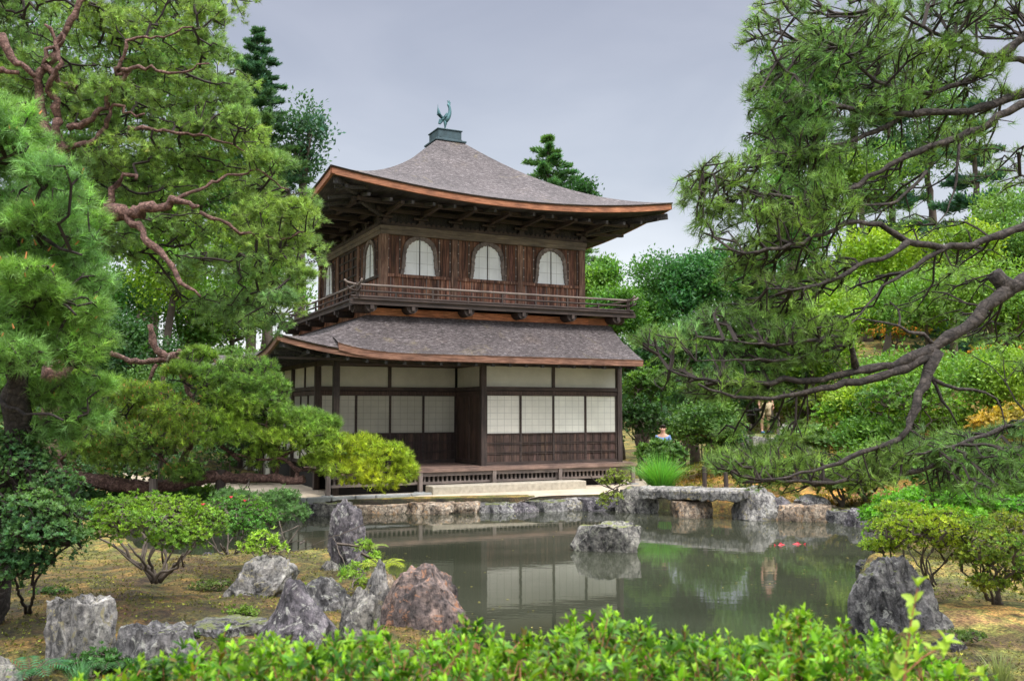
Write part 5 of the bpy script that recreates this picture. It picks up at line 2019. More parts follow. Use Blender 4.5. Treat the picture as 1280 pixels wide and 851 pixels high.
for i, (x, y, rx, ry, d, lb, c) in enumerate((
        (800, 520, 26, 24, 27, 'dark bushy shrub against the right wall of the pavilion', (.05, .12, .04)),
        (845, 530, 34, 22, 29, 'grey-green bush left of the wooden posts', (.07, .14, .06)),
        (810, 480, 28, 26, 30, 'light green bush touching the right corner post of the pavilion', (.13, .25, .05)),
        (900, 548, 28, 16, 27, 'low dark clipped bush below the stone steps, left side', (.045, .11, .04)),
        (1010, 548, 34, 18, 25, 'mid green bush right of the visitor on the steps', (.10, .2, .06)),
        (880, 500, 36, 22, 33, 'dark green bush on the slope above the wooden posts', (.06, .14, .05)),
        (1060, 520, 40, 26, 27, 'bright green rounded bush behind the down-hanging pine limb', (.16, .32, .04)),
        (1010, 500, 34, 20, 31, 'pale yellow-green clipped mound above the visitor', (.24, .34, .05)),
        (1190, 530, 42, 26, 25, 'lime rounded bush between the hanging twigs on the right', (.18, .30, .04)),
        (1262, 530, 44, 22, 23, 'golden-topped clipped mound at the right edge', (.42, .30, .05)),
        (1255, 445, 42, 26, 34, 'golden orange shrub high on the slope at the right edge', (.48, .30, .06)),
        (1100, 385, 34, 8, 42, 'strip of yellow clipped azalea high on the slope', (.5, .42, .05)),
        (1120, 412, 36, 7, 40, 'strip of orange azalea below the yellow one', (.55, .32, .06)),
        (930, 585, 30, 9, 22.5, 'low green ground bush behind the bridge', (.13, .2, .05)),
        (150, 628, 60, 10, 20.5, 'low dark hedge-like bush under the horizontal limb, left part', (.06, .13, .04)),
        (250, 622, 50, 10, 20.8, 'low green bush under the horizontal limb near its prop', (.08, .17, .04)),
        (826, 566, 26, 15, 24.3, 'small bush in front of the distant visitor', (.08, .17, .05)),
        (60, 620, 50, 18, 19.5, 'dark green bush at the foot of the low spreading pine', (.05, .12, .045)),
        (170, 580, 70, 26, 24, 'shaded bush filling the space below the orange-tipped cushions', (.05, .12, .04)),
        (290, 560, 50, 34, 26, 'dark bush between the low pine and the left wall of the pavilion', (.045, .11, .035)),
        (90, 540, 60, 40, 25, 'tall shaded bush behind the left pine trunks', (.05, .13, .04)),
        (1130, 500, 60, 40, 24, 'mid green rounded bush under the thick pine limb', (.12, .24, .04)),
        (1190, 585, 60, 30, 20, 'leafy bush behind the lower pine foliage on the right', (.09, .2, .04)),
        (1270, 590, 50, 30, 19, 'green bush at the right edge behind the pine tips', (.10, .22, .04)),
        (1080, 585, 44, 22, 21, 'round bush above the rocks at the right end of the far bank', (.10, .2, .04)),
        (1050, 600, 40, 12, 20.5, 'low mossy bush behind the right far bank rocks', (.16, .22, .05)))):
    c0 = at(x, y, d)
    g = float(gz(c0[0], c0[1]))
    R_ = rel(d, rx)
    base = (c0[0], c0[1], min(g, c0[2] - .1))
    h = max(rel(d, ry), .12)
    shrub(lb, base, stem_fan(base, [c0 + np.array([k * R_ * .4, 0, -.3 * h]) for k in (-1, 0, 1)], .04, .015),
          [(c0 + np.array([R_ * .55 * math.cos(a), R_ * .4 * math.sin(a), -.25 * h]), R_ * .6, R_ * .6, h * .8, 110) for a in (0, 1.3, 2.6, 3.9, 5.2)] + [(c0, R_ * .6, R_ * .6, h, 90)],
          0, dict(k=6, L=.11, W=.055, col=c, huek=dict(a=(.65, .8, .9), b=(1.3, 1.15, .8), k=1.2)), name='clipped_bush' if i in (7, 9, 11, 12) else 'bush', group='bushes on the far slope')

# tall fountain of grass by the pavilion
g0 = at(826, 603, 22.6)
t = thing('grass_clump', 'tall arching clump of bright green grass beyond the bridge', 'grass clump', (g0[0], g0[1], .3))
t.scale = (1.45, 1.3, 1.15)
n = 1000
a = RNG.uniform(0, 2 * np.pi, n)
rr = RNG.uniform(0, .16, n)
ln = RNG.uniform(.6, 1.05, n)
lean = RNG.uniform(.05, .85, n) ** 1.0
V, Fc, T = [], [], []
S = np.linspace(0, 1, 6)
dirx = np.stack([np.cos(a), np.sin(a), np.zeros(n)], -1)
root = dirx * rr[:, None]
sd_ = np.stack([-np.sin(a + RNG.normal(0, .8, n)), np.cos(a), np.zeros(n)], -1)
rows = []
for s in S:
    p = root + dirx * (lean * s ** 1.8 * ln * .9)[:, None] + np.array([0, 0, 1.0]) * (ln * (s - .42 * lean * s ** 2.4))[:, None]
    wv = sd_ * .008 * (1.02 - s)
    rows += [p - wv, p + wv]
V = np.stack(rows, 1).reshape(-1, 3)
f = np.array([(2 * i, 2 * i + 1, 2 * i + 3, 2 * i + 2) for i in range(5)])
Fc = (f[None] + (np.arange(n) * 12)[:, None, None]).reshape(-1, 4)
T = np.repeat(np.array([.16, .42, .07]) * RNG.uniform(.6, 1.4, (n, 1)) * np.where(RNG.uniform(0, 1, (n, 1)) < .1, [[1.6, 1.1, .9]], [[1, 1, 1]]), 12, 0)
arr_mesh('blades', V, Fc, M['leaf'], t, tint=T)


def tuft(label, x, y, zb, h, n, col, name='grass_tuft', spread=.8, group='small grass tufts', wd=.004):
    g0 = ground_at(x, y, zb)
    a = RNG.uniform(0, 2 * np.pi, n)
    ln = RNG.uniform(.5, 1.0, n) * h
    lean = RNG.uniform(.1, spread, n)
    dx = np.stack([np.cos(a), np.sin(a), np.zeros(n)], -1)
    root = dx * RNG.uniform(0, h * .35, (n, 1))
    sd_ = np.stack([-np.sin(a), np.cos(a), np.zeros(n)], -1)
    rows = []
    for s in np.linspace(0, 1, 4):
        p = root + dx * (lean * s ** 1.6 * ln)[:, None] + np.array([0, 0, 1.0]) * (ln * (s - .4 * lean * s ** 2))[:, None]
        rows += [p - sd_ * wd * (1.05 - s), p + sd_ * wd * (1.05 - s)]
    V = np.stack(rows, 1).reshape(-1, 3)
    f = np.array([(2 * i, 2 * i + 1, 2 * i + 3, 2 * i + 2) for i in range(3)])
    Fc = (f[None] + (np.arange(n) * 8)[:, None, None]).reshape(-1, 4)
    T = np.repeat(np.array(col) * RNG.uniform(.6, 1.4, (n, 1)), 8, 0)
    o = arr_mesh(name, V, Fc, M['leaf'], tint=T)
    o.location = (g0[0], g0[1], float(gz(g0[0], g0[1])) - .01)
    return tag(o, label, 'grass', group)


tuft('green grass tuft at the foot of the tall standing stone', 432, 718, .3, .2, 120, (.2, .42, .05))
tuft('grass tuft left of the pale streaked rock', 452, 726, .3, .16, 100, (.22, .38, .05))
tuft('dry grass tuft at the lower right edge under the sandy path', 1250, 838, .35, .28, 160, (.25, .3, .12))
tuft('grass tuft in front of the flat-topped left rock', 100, 850, .3, .22, 120, (.1, .26, .1))
tuft('thin grass beside the pinkish red rock', 592, 770, .1, .16, 60, (.3, .32, .06))


def fern(label, base, h, n, col, az=None, spread=.9, group='ferns'):
    t = thing('fern', label, 'fern', base, 0, group)
    V, Fc, T = [], [], []
    parts = []
    st2 = MB()
    for i in range(n):
        a = (az if az is not None else 0) + (i / n) * (6.28 if az is None else 2.4) + RNG.normal(0, .15)
        d = np.array([math.cos(a), math.sin(a), 0])
        L_ = h * RNG.uniform(.8, 1.15)
        S = np.linspace(0, 1, 16)
        P = np.array([d * (spread * L_ * s ** 1.1) + np.array([0, 0, 1]) * L_ * (1.05 * s - .75 * s ** 2.2) for s in S])
        tn = unit(np.gradient(P, axis=0))
        side = np.cross(tn, [0, 0, 1.0]); side = unit(side)
        st2.tube(P[::3], [.004, .0035, .003, .002, .0015, .001][:len(P[::3])], 4)
        for j in range(2, 16):
            ll = L_ * .30 * math.sin(math.pi * min(1, (1.0 - S[j]) * .95 + .08)) + .006
            for sg in (-1, 1):
                dd = unit((side[j] * sg + tn[j] * .45)[None])[0]
                w2 = tn[j] * L_ * .022
                tip = P[j] + dd * ll + np.array([0, 0, -.15 * ll])
                parts.append((np.array([P[j] - w2 * .6, P[j] + dd * ll * .45 - w2, tip, P[j] + dd * ll * .45 + w2]), np.array([[0, 1, 2, 3]]),
                              np.tile(np.array(col) * RNG.uniform(.75, 1.3), (4, 1))))
    V, Fc, T = joinp(parts)
    arr_mesh('fronds', V, Fc, M['leaf'], t, tint=T)
    st2.build('stalks', M['twig_grey'], t)
    return t


fern('yellow-green fern between the standing stone and the pink rock', at(478, 716, 9.9), .32, 8, (.34, .42, .03))
fern('dark green fern at the lower left in front of the stump-like rock', (*ground_at(38, 850, .3)[:2], .3), .34, 9, (.06, .19, .08))
fern('dark fern between the two front left rocks', (*ground_at(140, 838, .3)[:2], .3), .30, 9, (.06, .17, .05))
fern('small fern at the water side of the standing stone', at(462, 690, 10.6), .25, 7, (.26, .38, .05))
b0 = ground_at(120, 845, .3)
shrub('low dark ground plant between the stump-like rock and the pale-topped rock', b0, stem_fan(b0, [at(100, 828, 7.7), at(125, 822, 7.7), at(150, 830, 7.7)], .01, .005),
      dome_px(((95, 835, 20, 10, 7.6), (125, 826, 24, 12, 7.6), (155, 832, 18, 10, 7.6)), 90), 0, dict(k=6, L=.035, W=.016, col=(.07, .18, .045)), name='ground_plant')
b0 = at(440, 735, 9.3)
shrub('small mossy plant in the gap between the blocky rock and the squat rock', b0, stem_fan(b0, [at(445, 700, 10.2), at(452, 690, 10.2)], .006, .003),
      dome_px(((446, 712, 14, 8, 9.9), (456, 685, 10, 8, 10.5), (466, 700, 8, 6, 10.3), (440, 722, 14, 5, 9.7)), 40), 0, dict(k=6, L=.04, W=.016, col=(.22, .36, .05)), name='ground_plant')

for i, (x, y, w_, c, lb) in enumerate(((300, 770, 18, (.16, .26, .04), 'mossy plant between the dark slab and the pointed rock'), (375, 745, 14, (.18, .28, .04), 'small green plant between the leaning rock and the blocky rock'),
        (230, 800, 14, (.10, .2, .04), 'small plant right of the pale-topped front rock'), (265, 735, 22, (.12, .18, .04), 'low patch of leafy moss right of the big azalea stems'),
        (345, 735, 16, (.2, .3, .04), 'bright low plant below the leaning striped rock'), (60, 745, 20, (.09, .18, .05), 'low plant behind the stump-like rock'),
        (455, 735, 12, (.24, .32, .05), 'bright mossy plant left of the pale streaked rock'), (1205, 800, 20, (.12, .2, .05), 'low plant right of the big right boulder'))):
    b0 = ground_at(x, y, .33)
    shrub(lb, b0, stem_fan(b0, [at(x - w_ * .4, y - 6, b0[1]), at(x + w_ * .4, y - 6, b0[1])], .006, .003),
          dome_px(((x - w_ * .5, y - 3, w_ * .7, 5, b0[1]), (x + w_ * .5, y - 4, w_ * .7, 6, b0[1])), 70), 0, dict(k=6, L=.03, W=.013, col=c), name='ground_plant', group='low plants on the near banks')

# ground cover and litter near the camera
n = 42000
X = RNG.uniform(-8, 12, n); Y = RNG.uniform(6.0, 14, n)
d = pond_dist(X, Y)
k = (d > .12) & (wob(X, Y, 1.9) + RNG.normal(0, .4, n) > -.1) & ~((X > 3.9) & (Y > 8.6) & (Y < 10.2) & (X < 7))
X, Y = X[k], Y[k]
P = np.stack([X, Y, gz(X, Y) + .005], -1)
h = hue_field(P, (.9, .55, .5), (1.2, 1.3, .8), 1.3)
V, Fc, T = leaves(P, np.tile([0, 0, 1.0], (len(P), 1)) + RNG.normal(0, .2, (len(P), 3)), k=4, L=.026, W=.010, spread=(.4, 1.3), col=(.11, .12, .03), var=.6, hue=h)
o = arr_mesh('ground_cover', V, Fc, M['leaf'], tint=T)
tag(o, 'short moss and litter covering the near banks', 'ground cover', kind='stuff')
n = 7000
X = RNG.uniform(4, 20, n); Y = RNG.uniform(20.5, 34, n)
k = (pond_dist(X, Y) > .2)
P = np.stack([X[k], Y[k], gz(X[k], Y[k]) + .01], -1)
h = hue_field(P, (1.5, .7, .6), (.9, 1.2, .7), .7)
V, Fc, T = leaves(P, np.tile([0, 0, 1.0], (len(P), 1)) + RNG.normal(0, .3, (len(P), 3)), k=5, L=.09, W=.03, spread=(.3, 1.2), col=(.16, .18, .04), var=.4, hue=h)
o = arr_mesh('slope_cover', V, Fc, M['leaf'], tint=T)
tag(o, 'low plants covering the slope behind the bridge', 'ground cover', kind='stuff')

n = 260
X = RNG.uniform(-5, 8, n * 6); Y = RNG.uniform(8, 21, n * 6)
d = pond_dist(X, Y)
k = (d < -.15) & (RNG.uniform(0, 1, len(d)) < np.exp((d + .15) * 1.1) * .9)
X, Y = X[k], Y[k]
P = np.stack([X, Y, np.full(len(X), .006)], -1)
V, Fc, T = leaves(P, np.tile([0, 0, 1.0], (len(P), 1)), k=1, L=.05, W=.022, spread=(1.45, 1.57), col=(.25, .22, .06), var=.5, fold=.02)
o = arr_mesh('fallen_leaves', V, Fc, M['leaf'], tint=T)
tag(o, 'scattered small leaves and scum floating near the pond edges', 'fallen leaves', kind='stuff')

# foreground hedge
TOP = [(60, 900), (100, 858), (150, 848), (200, 838), (235, 818), (290, 808), (330, 812), (380, 800), (450, 812), (520, 806), (560, 800), (590, 790), (640, 804), (700, 800),
       (735, 788), (780, 780), (830, 800), (900, 806), (950, 800), (975, 776), (1020, 786), (1060, 790), (1100, 804), (1150, 822), (1200, 836), (1235, 856), (1280, 920)]
tx, ty = np.array(TOP, float).T
n = 2000
px = RNG.uniform(80, 1250, n)
topy = np.interp(px, tx, ty) - 7 + 6 * np.sin(px * .13) + 5 * np.sin(px * .047 + 2) + np.abs(RNG.normal(0, 6, n)) - 4
dp = RNG.uniform(2.6, 3.6, n)
frac = RNG.uniform(0, 1, n) ** 1.3
# crown height profile across the hedge, then points through its upper 25 cm
P = np.array([at(x, y, 3.1) for x, y in zip(px, topy)])
X = P[:, 0] * dp / 3.1
zt = P[:, 2] - (np.abs(dp - 3.1) / .5) ** 2 * .06 * 1.0
ang_ = np.array([at(x, y, d_)[2] for x, y, d_ in zip(px, topy, dp)])
zt = np.minimum(zt, ang_)
P = np.stack([X, dp, zt - frac * .26 + RNG.normal(0, .012, n)], -1)
hb = (0, 3.1, float(gz(0, 3.1)))
t = thing('hedge', 'bright green leafy hedge along the very front of the view', 'hedge', hb)
D = np.tile([0, 0, 1.0], (n, 1)) + RNG.normal(0, .35, (n, 3))
h = hue_field(P, (.30, .45, .55), (1.2, 1.1, .7), 5.0)
h = h * (1.12 - .45 * frac)[:, None] ** 0 
V1 = leaves(P, D, k=8, L=.040, W=.0165, spread=(.35, 1.35), col=(.14, .31, .025), var=.35, hue=h, shoot=.05, fine=True)
D2_ = D + RNG.normal(0, .2, D.shape)
V2 = leaves(P + unit(D) * .012, D2_, k=3, L=.026, W=.010, spread=(.1, .5), col=(.26, .44, .035), var=.25, fine=True)
nl = len(V1[2]) // 15
kk = RNG.uniform(0, 1, nl)
mul = np.where((kk < .035)[:, None], [[1.6, .55, .9]], np.where((kk < .12)[:, None], [[1.5, 1.05, .8]], np.where((kk > .8)[:, None], [[.45, .55, .7]], [[1., 1., 1.]])))
V1 = (V1[0], V1[1], V1[2] * np.repeat(mul, 15, 0))
V, Fc, T = joinp([V1, V2])
arr_mesh('foliage', V, Fc, M['leaf'], t, tint=T, smooth_=True, loc=hb)
sel = RNG.choice(n, 1500, replace=False)
A = P[sel] - unit(D[sel]) * RNG.uniform(.08, .22, (len(sel), 1)) + np.array([0, 0, -.02])
V, Fc = edges_mesh(A, P[sel] + unit(D[sel]) * .01, np.full(len(sel), .0022), np.full(len(sel), .0014), 5)
arr_mesh('stems', V, Fc, plain('reddish hedge stem', (.30, .12, .06), .8, .3, 9, 0), t, loc=hb)
m = MB()
for i in range(26):
    x = -2.2 + i * .18
    m.tube([(x - hb[0], 0 + random.uniform(-.1, .1), -.03), (x + random.uniform(-.06, .06), random.uniform(-.2, .2), .30), (x + random.uniform(-.15, .15), random.uniform(-.25, .25), .62)], [.014, .010, .005], 6)
m.build('woody_stems', M['twig_grey'], t)
# taller sprig in the foreground
sp = at(1128, 830, 2.4)
t = thing('leafy_sprig', 'single tall sprig of round light green leaves in front of the right boulder', 'sprig', (sp[0], sp[1], float(gz(sp[0], sp[1]))))
bz_ = np.array(t.location)
pts = np.array([bz_, at(1130, 850, 2.4), at(1134, 812, 2.4), at(1140, 770, 2.4), at(1147, 735, 2.4)])
m = MB(); m.tube([tuple(p - bz_) for p in pts], [.004, .003, .0022, .0018, .001], 6)
pts2 = np.array([at(1133, 840, 2.4), at(1155, 820, 2.42), at(1182, 805, 2.45)])
m.tube([tuple(p - bz_) for p in pts2], [.002, .0018, .001], 6)
m.build('stem', plain('reddish sprig stem', (.35, .12, .07), .8, .3, 9, 0), t)
PP = [at(x, y, 2.4) for x, y in ((1147, 733), (1144, 752), (1140, 771), (1141, 790), (1133, 812), (1128, 828), (1148, 826), (1165, 812), (1183, 803), (1180, 815), (1120, 845), (1195, 842), (1230, 845))]
V, Fc, T = leaves(np.array(PP), np.array([unit(np.array([RNG.normal(0, .5), RNG.normal(-.3, .3), 1.0])[None])[0] for _ in PP]), k=3, L=.036, W=.021, spread=(.3, 1.2), col=(.38, .55, .06), var=.1, fine=True)
arr_mesh('leaves', V, Fc, M['leaf'], t, tint=T, smooth_=True, loc=bz_)

# ================================================================== BACKGROUND TREES
def broadleaf(label, x, y, rx, ry, d, col, n=5200, L=.17, name='broadleaf_tree', lobes=13, group='trees behind the garden', ha=(.6, .8, .9), hb_=(1.3, 1.15, .75), tall=1.0, seed=0):
    rg = np.random.default_rng(seed + int(x * 7 + y))
    c = at(x, y, d)
    RX, RZ = rel(d, rx), rel(d, ry)
    RY = RX * .85
    g = float(gz(c[0], c[1]))
    base = np.array([c[0], c[1], min(g, c[2] - RZ)])
    t = thing(name, label, 'tree', tuple(base), 0, group)
    m = MB()
    trunk_top = np.array([c[0] + rg.normal(0, .2), c[1], c[2] - RZ * .2])
    q = resample(np.array([base - [0, 0, .2], base * .5 + trunk_top * .5 + [rg.normal(0, .2), 0, 0], trunk_top]), .5, .03)
    r0 = .06 * (c[2] + RZ - base[2]) ** .8 * .7
    limb_mesh(m, q, r0, r0 * .4, 8)
    P, D = [], []
    cc = []
    for i in range(lobes):
        a = unit(rg.normal(0, 1, 3)[None])[0]
        a[2] = a[2] * .9 + .12
        lc = c + a * np.array([RX, RY, RZ]) * rg.uniform(.35, .72)
        lr = np.array([RX, RY, RZ * .85]) * rg.uniform(.26, .46)
        cc.append((lc, lr))
        q = resample(np.array([trunk_top - [0, 0, RZ * .3], (trunk_top + lc) / 2 + [0, 0, -.1 * RZ], lc]), .5, .04)
        limb_mesh(m, q, r0 * .38, .02, 5)
    wts = np.array([l[1].prod() ** (2 / 3) for l in cc])
    for (lc, lr), k in zip(cc, (wts / wts.sum() * n).astype(int)):
        # sprays: each spray centre carries several leaves
        ns = max(4, k // 7)
        a = unit(rg.normal(0, 1, (ns, 3)))
        a[:, 2] = np.where(rg.uniform(0, 1, ns) < .55, np.abs(a[:, 2]), a[:, 2])
        r = np.where(rg.uniform(0, 1, ns) < .12, rg.uniform(1.1, 1.4, ns), rg.uniform(.5, 1.14, ns))
        P.append(lc + a * r[:, None] * lr)
        D.append(a * .6 + np.array([0, 0, .6]) + rg.normal(0, .3, (ns, 3)))
    P, D = np.concatenate(P), np.concatenate(D)
    m.v = [(X_ - base[0], Y_ - base[1], Z_ - base[2]) for X_, Y_, Z_ in m.v]
    m.build('trunk', M['bark_far'], t, smooth_=True)
    P7 = np.repeat(P, 7, 0) + rg.normal(0, L * .9, (len(P) * 7, 3))
    D7 = np.repeat(D, 7, 0) + rg.normal(0, .35, (len(P) * 7, 3))
    h = hue_field(P7, ha, hb_, .7, seed)
    V, Fc, T = leaves(P7, D7, k=1, L=L, W=L * .5, spread=(.2, 1.5), col=col, var=.22, hue=h, fold=.1)
    arr_mesh('crown', V, Fc, M['leaf'], t, tint=T, loc=base)
    return t


def conifer(label, x, ytop, ybot, rpx, d, col, n_br=60, name='cedar_tree', group='tall conifers', L=.20, dens=9):
    top = at(x, ytop, d)
    g = float(gz(top[0], top[1]))
    bot = at(x, ybot, d)
    base = np.array([top[0], top[1], g])
    t = thing(name, label, 'conifer', tuple(base), 0, group)
    m = MB()
    q = resample(np.array([base - [0, 0, .2], (base + top) / 2, top]), 1.0, .03)
    limb_mesh(m, q, .35, .03, 8, .05)
    R_ = rel(d, rpx)
    A, B, P, D = [], [], [], []
    for i in range(n_br):
        s = (((i // 6) * 6 + 3 + RNG.uniform(-.9, .9)) / n_br)
        s = max(s, .004)
        z = top[2] + (bot[2] - top[2]) * s
        r = R_ * (s ** .68) * RNG.uniform(.6, 1.15) + .08
        a = (i % 6) * 1.047 + RNG.uniform(0, 1.2)
        st0 = np.array([top[0], top[1], z])
        e = st0 + np.array([math.cos(a) * r, math.sin(a) * r, r * RNG.uniform(-.12, .22)])
        m.tube([tuple(st0), tuple((st0 + e) / 2 + [0, 0, -.06 * r]), tuple(e)], [.05, .03, .01], 4)
        k = int(dens * (1 + r * 2.6))
        tt = RNG.uniform(.25, 1.0, k)
        w_ = (.15 * r + .05) * (1.2 - tt)
        P.append(st0 + (e - st0) * tt[:, None] + RNG.normal(0, 1, (k, 3)) * w_[:, None] * [1, 1, .45])
        D.append(unit(np.tile(e - st0, (k, 1))) * .7 + np.array([0, 0, .45]) + RNG.normal(0, .3, (k, 3)))
    P, D = np.concatenate(P), np.concatenate(D)
    m.v = [(X_ - base[0], Y_ - base[1], Z_ - base[2]) for X_, Y_, Z_ in m.v]
    m.build('trunk', M['bark_far'], t, smooth_=True)
    h = hue_field(P, (.6, .8, .95), (1.3, 1.15, .8), .6)
    V, Fc, T = leaves(P, D, k=9, L=L, W=L * .22, spread=(.15, 1.0), col=col, var=.25, hue=h, shoot=L * .8)
    arr_mesh('crown', V, Fc, M['leaf'], t, tint=T, loc=base)
    return t


conifer('tall dark cedar rising into the sky left of the pavilion roof', 322, 34, 330, 86, 46, (.085, .18, .09), 150, L=.22, dens=16)
broadleaf('loose blue-green tree leaning out right of the tall cedar', 376, 190, 42, 78, 47, (.06, .14, .09), 2600, L=.26, lobes=16, seed=77)
conifer('narrow conifer top showing above the right slope of the roof', 685, 168, 400, 92, 46, (.11, .23, .08), 96, L=.22, dens=15)
conifer('blue-green conifer high at the upper right behind the pine', 1215, 120, 520, 110, 40, (.07, .17, .12), 80, L=.30, name='fir_tree')
conifer('dark conifer deep behind the upper right pine limbs', 1110, 100, 500, 90, 44, (.05, .14, .09), 70, L=.3, name='fir_tree')
# side bough peeping right of the narrow conifer
G, DG, YG, LG = (.10, .24, .04), (.045, .12, .04), (.24, .38, .03), (.15, .30, .06)
TREES = [
    ('leafy tree crown peeping over the roof right of the narrow conifer', 728, 262, 30, 40, 45, DG, 2200),
    ('mid green tree at the far left edge behind the pines', 20, 420, 90, 120, 32, G, 5200),
    ('deep green tree left of centre behind the twisted pine limbs', 120, 400, 90, 110, 34, (.07, .18, .04), 5600),
    ('bright maple glowing behind the pine left of the pavilion', 220, 330, 80, 90, 33, (.20, .36, .04), 5200),
    ('yellow-green maple touching the left balcony', 340, 310, 62, 60, 36, YG, 4600),
    ('dark rounded tree behind the bare snag', 170, 445, 70, 55, 31, DG, 4200),
    ('pale green tree above the left pine cushions', 285, 400, 60, 55, 37, LG, 3800),
    ('broad tree high behind the upper left pine', 120, 230, 120, 120, 40, G, 6200),
    ('tall mid green tree between the pine and the cedar', 250, 210, 62, 120, 41, (.08, .2, .05), 5200),
    ('far tree filling the upper left corner', 40, 90, 110, 110, 42, (.09, .2, .05), 5200),
    ('high tree crown at the top left beyond the pine', 190, 90, 80, 90, 43, G, 4600),
    ('shaded tree low behind the left pines', 90, 540, 110, 50, 27, DG, 4600),
    ('dark tree beside the left corner of the pavilion', 290, 500, 70, 50, 38, (.06, .14, .045), 3600),
    ('light green maple right of the upper storey', 748, 352, 36, 34, 40, LG, 3600),
    ('spreading green tree beyond the right end of the balcony', 775, 395, 52, 44, 38, G, 4600),
    ('dense dark tree with a ragged crown right of the pavilion', 866, 358, 72, 60, 35, (.07, .19, .05), 8200),
    ('second dense tree behind the right pine fan', 935, 375, 62, 62, 36, (.06, .17, .05), 5600),
    ('dark tree filling the gap behind the low pine fan', 850, 440, 66, 50, 33, DG, 5200),
    ('bright yellow-green tree in the middle of the right side', 1010, 420, 74, 66, 31, (.22, .36, .04), 6000),
    ('lime green maple on the right slope', 1100, 340, 80, 56, 36, YG, 6000),
    ('soft green maple below the thick pine limb', 1140, 480, 80, 56, 27, (.14, .28, .045), 6000),
    ('light green tree at the right edge', 1250, 400, 80, 90, 29, (.16, .30, .05), 6000),
    ('green tree behind the mid pine limbs', 1000, 280, 66, 70, 40, (.10, .25, .05), 5600),
    ('sunlit leafy tree high on the right', 1080, 230, 76, 60, 42, (.17, .30, .07), 4800),
    ('tall green tree behind the top right pine', 1060, 110, 90, 80, 44, (.10, .22, .06), 4800),
    ('small yellow maple near the right edge', 1190, 320, 66, 40, 33, (.26, .38, .04), 4200),
    ('grey-green tree behind the wooden posts', 960, 500, 70, 36, 36, (.06, .14, .05), 4600),
    ('low leafy tree behind the right shore', 1220, 600, 90, 44, 18, (.10, .22, .04), 5200),
    ('very tall tree standing behind the left edge of the right pine', 985, 180, 60, 110, 43, (.08, .2, .05), 5600),
    ('bright tree closing the slope behind the middle pine limb', 960, 440, 80, 60, 30, (.15, .30, .05), 5200),
    ('wide lime tree closing the right slope', 1060, 400, 90, 60, 33, (.22, .36, .05), 5600),
    ('green tree above the thick limb at the right', 1160, 380, 90, 60, 31, (.15, .30, .05), 5600),
    ('leafy tree at the right edge above the thick limb', 1270, 300, 80, 80, 35, (.15, .28, .07), 5200),
    ('low tree below the thick limb at the right edge', 1240, 480, 80, 60, 25, (.18, .32, .05), 5200),
    ('rounded tree behind the visitor', 1000, 470, 70, 50, 33, (.12, .26, .05), 4400),
    ('lime bushy tree beside the hanging limb', 1100, 510, 70, 46, 26, (.22, .36, .04), 4400),
    ('tall far tree behind the upper right limbs', 1160, 170, 90, 90, 45, (.10, .22, .08), 4800),
    ('far tree filling between the pines and the sky at the upper right', 1010, 130, 66, 90, 45, (.09, .21, .06), 4800),
    ('leafy low tree right of the grass clump', 880, 530, 50, 34, 26, (.10, .2, .05), 3600),
    ('light green tree closing the gap above the bare snag', 240, 400, 70, 66, 36, (.14, .28, .05), 4600),
    ('mid green tree behind the left balcony corner', 330, 380, 56, 70, 40, (.11, .24, .05), 4600),
    ('pale lime tree behind the centre of the left pine', 170, 270, 80, 90, 38, (.17, .30, .06), 5200),
    ('shaded tree behind the low pine cushions', 200, 500, 80, 50, 30, (.07, .16, .05), 4600),
    ('low leafy tree along the left far bank', 300, 470, 50, 40, 33, (.10, .2, .05), 3600),
    ('light green tree filling the gap beyond the balcony end', 806, 392, 46, 46, 41, (.12, .26, .06), 4600),
    ('leafy tree low on the right slope', 1090, 560, 70, 36, 24, (.12, .25, .045), 4400),
    ('shadowed tree between the pavilion and the slope', 800, 460, 40, 44, 36, DG, 3200),
]
for i, (lb, x, y, rx, ry, d, c, n) in enumerate(TREES):
    broadleaf(lb, x, y, rx, ry, d, c, int(n * 1.9), L=.0044 * d, seed=i)
# wooded hill that closes the view low down behind everything
n = 9000
X = RNG.uniform(-70, 70, n); Y = RNG.uniform(55, 80, n)
Z = gz(X, Y) + RNG.uniform(0, 3.4, n) + np.clip(X, 0, 30) * .05
P = np.stack([X, Y, Z], -1)
V, Fc, T = leaves(P, RNG.normal(0, .6, (n, 3)) + [0, -.3, .8], k=7, L=.75, W=.4, spread=(.3, 1.3), col=(.06, .14, .05), var=.3, hue=hue_field(P, (.7, .8, .9), (1.3, 1.2, .9), .2), shoot=.6)
o = arr_mesh('far_woods', V, Fc, M['leaf'], tint=T)
tag(o, 'far wooded hillside closing the view', 'woods', kind='stuff')

# ================================================================== SMALL THINGS ON THE FAR SIDE
for i, (x, yt, yb, d, lb) in enumerate(((938, 530, 552, 28, 'dark wooden post left of the visitor on the steps'),
                                        (972, 516, 540, 29.5, 'wooden post right of the visitor on the steps'),
                                        (983, 522, 544, 29.5, 'second thinner wooden post right of the visitor'),
                                        (880, 583, 606, 22.3, 'dark stake behind the left bridge slab'),
                                        (907, 590, 608, 21.8, 'short stake behind the right bridge slab'))):
    a, b_ = at(x, yt, d), at(x, yb, d)
    g = min(b_[2], float(gz(a[0], a[1])))
    m = MB(); m.tube([(0, 0, -.05), (.01, 0, (a[2] - g) / 2), (0, 0, a[2] - g)], [.06, .055, .05] if i != 2 else [.035] * 3, 8)
    o = m.build('wooden_post', M['post' if i != 1 else 'grey_post'])
    o.location = (a[0], a[1], g)
    tag(o, lb, 'post', 'wooden posts across the pond')
STZ = []
stp = at(957, 541, 29)
t = thing('stone_steps', 'rough stone steps and retaining stones under the visitor', 'steps', (stp[0], stp[1], stp[2] - .9))
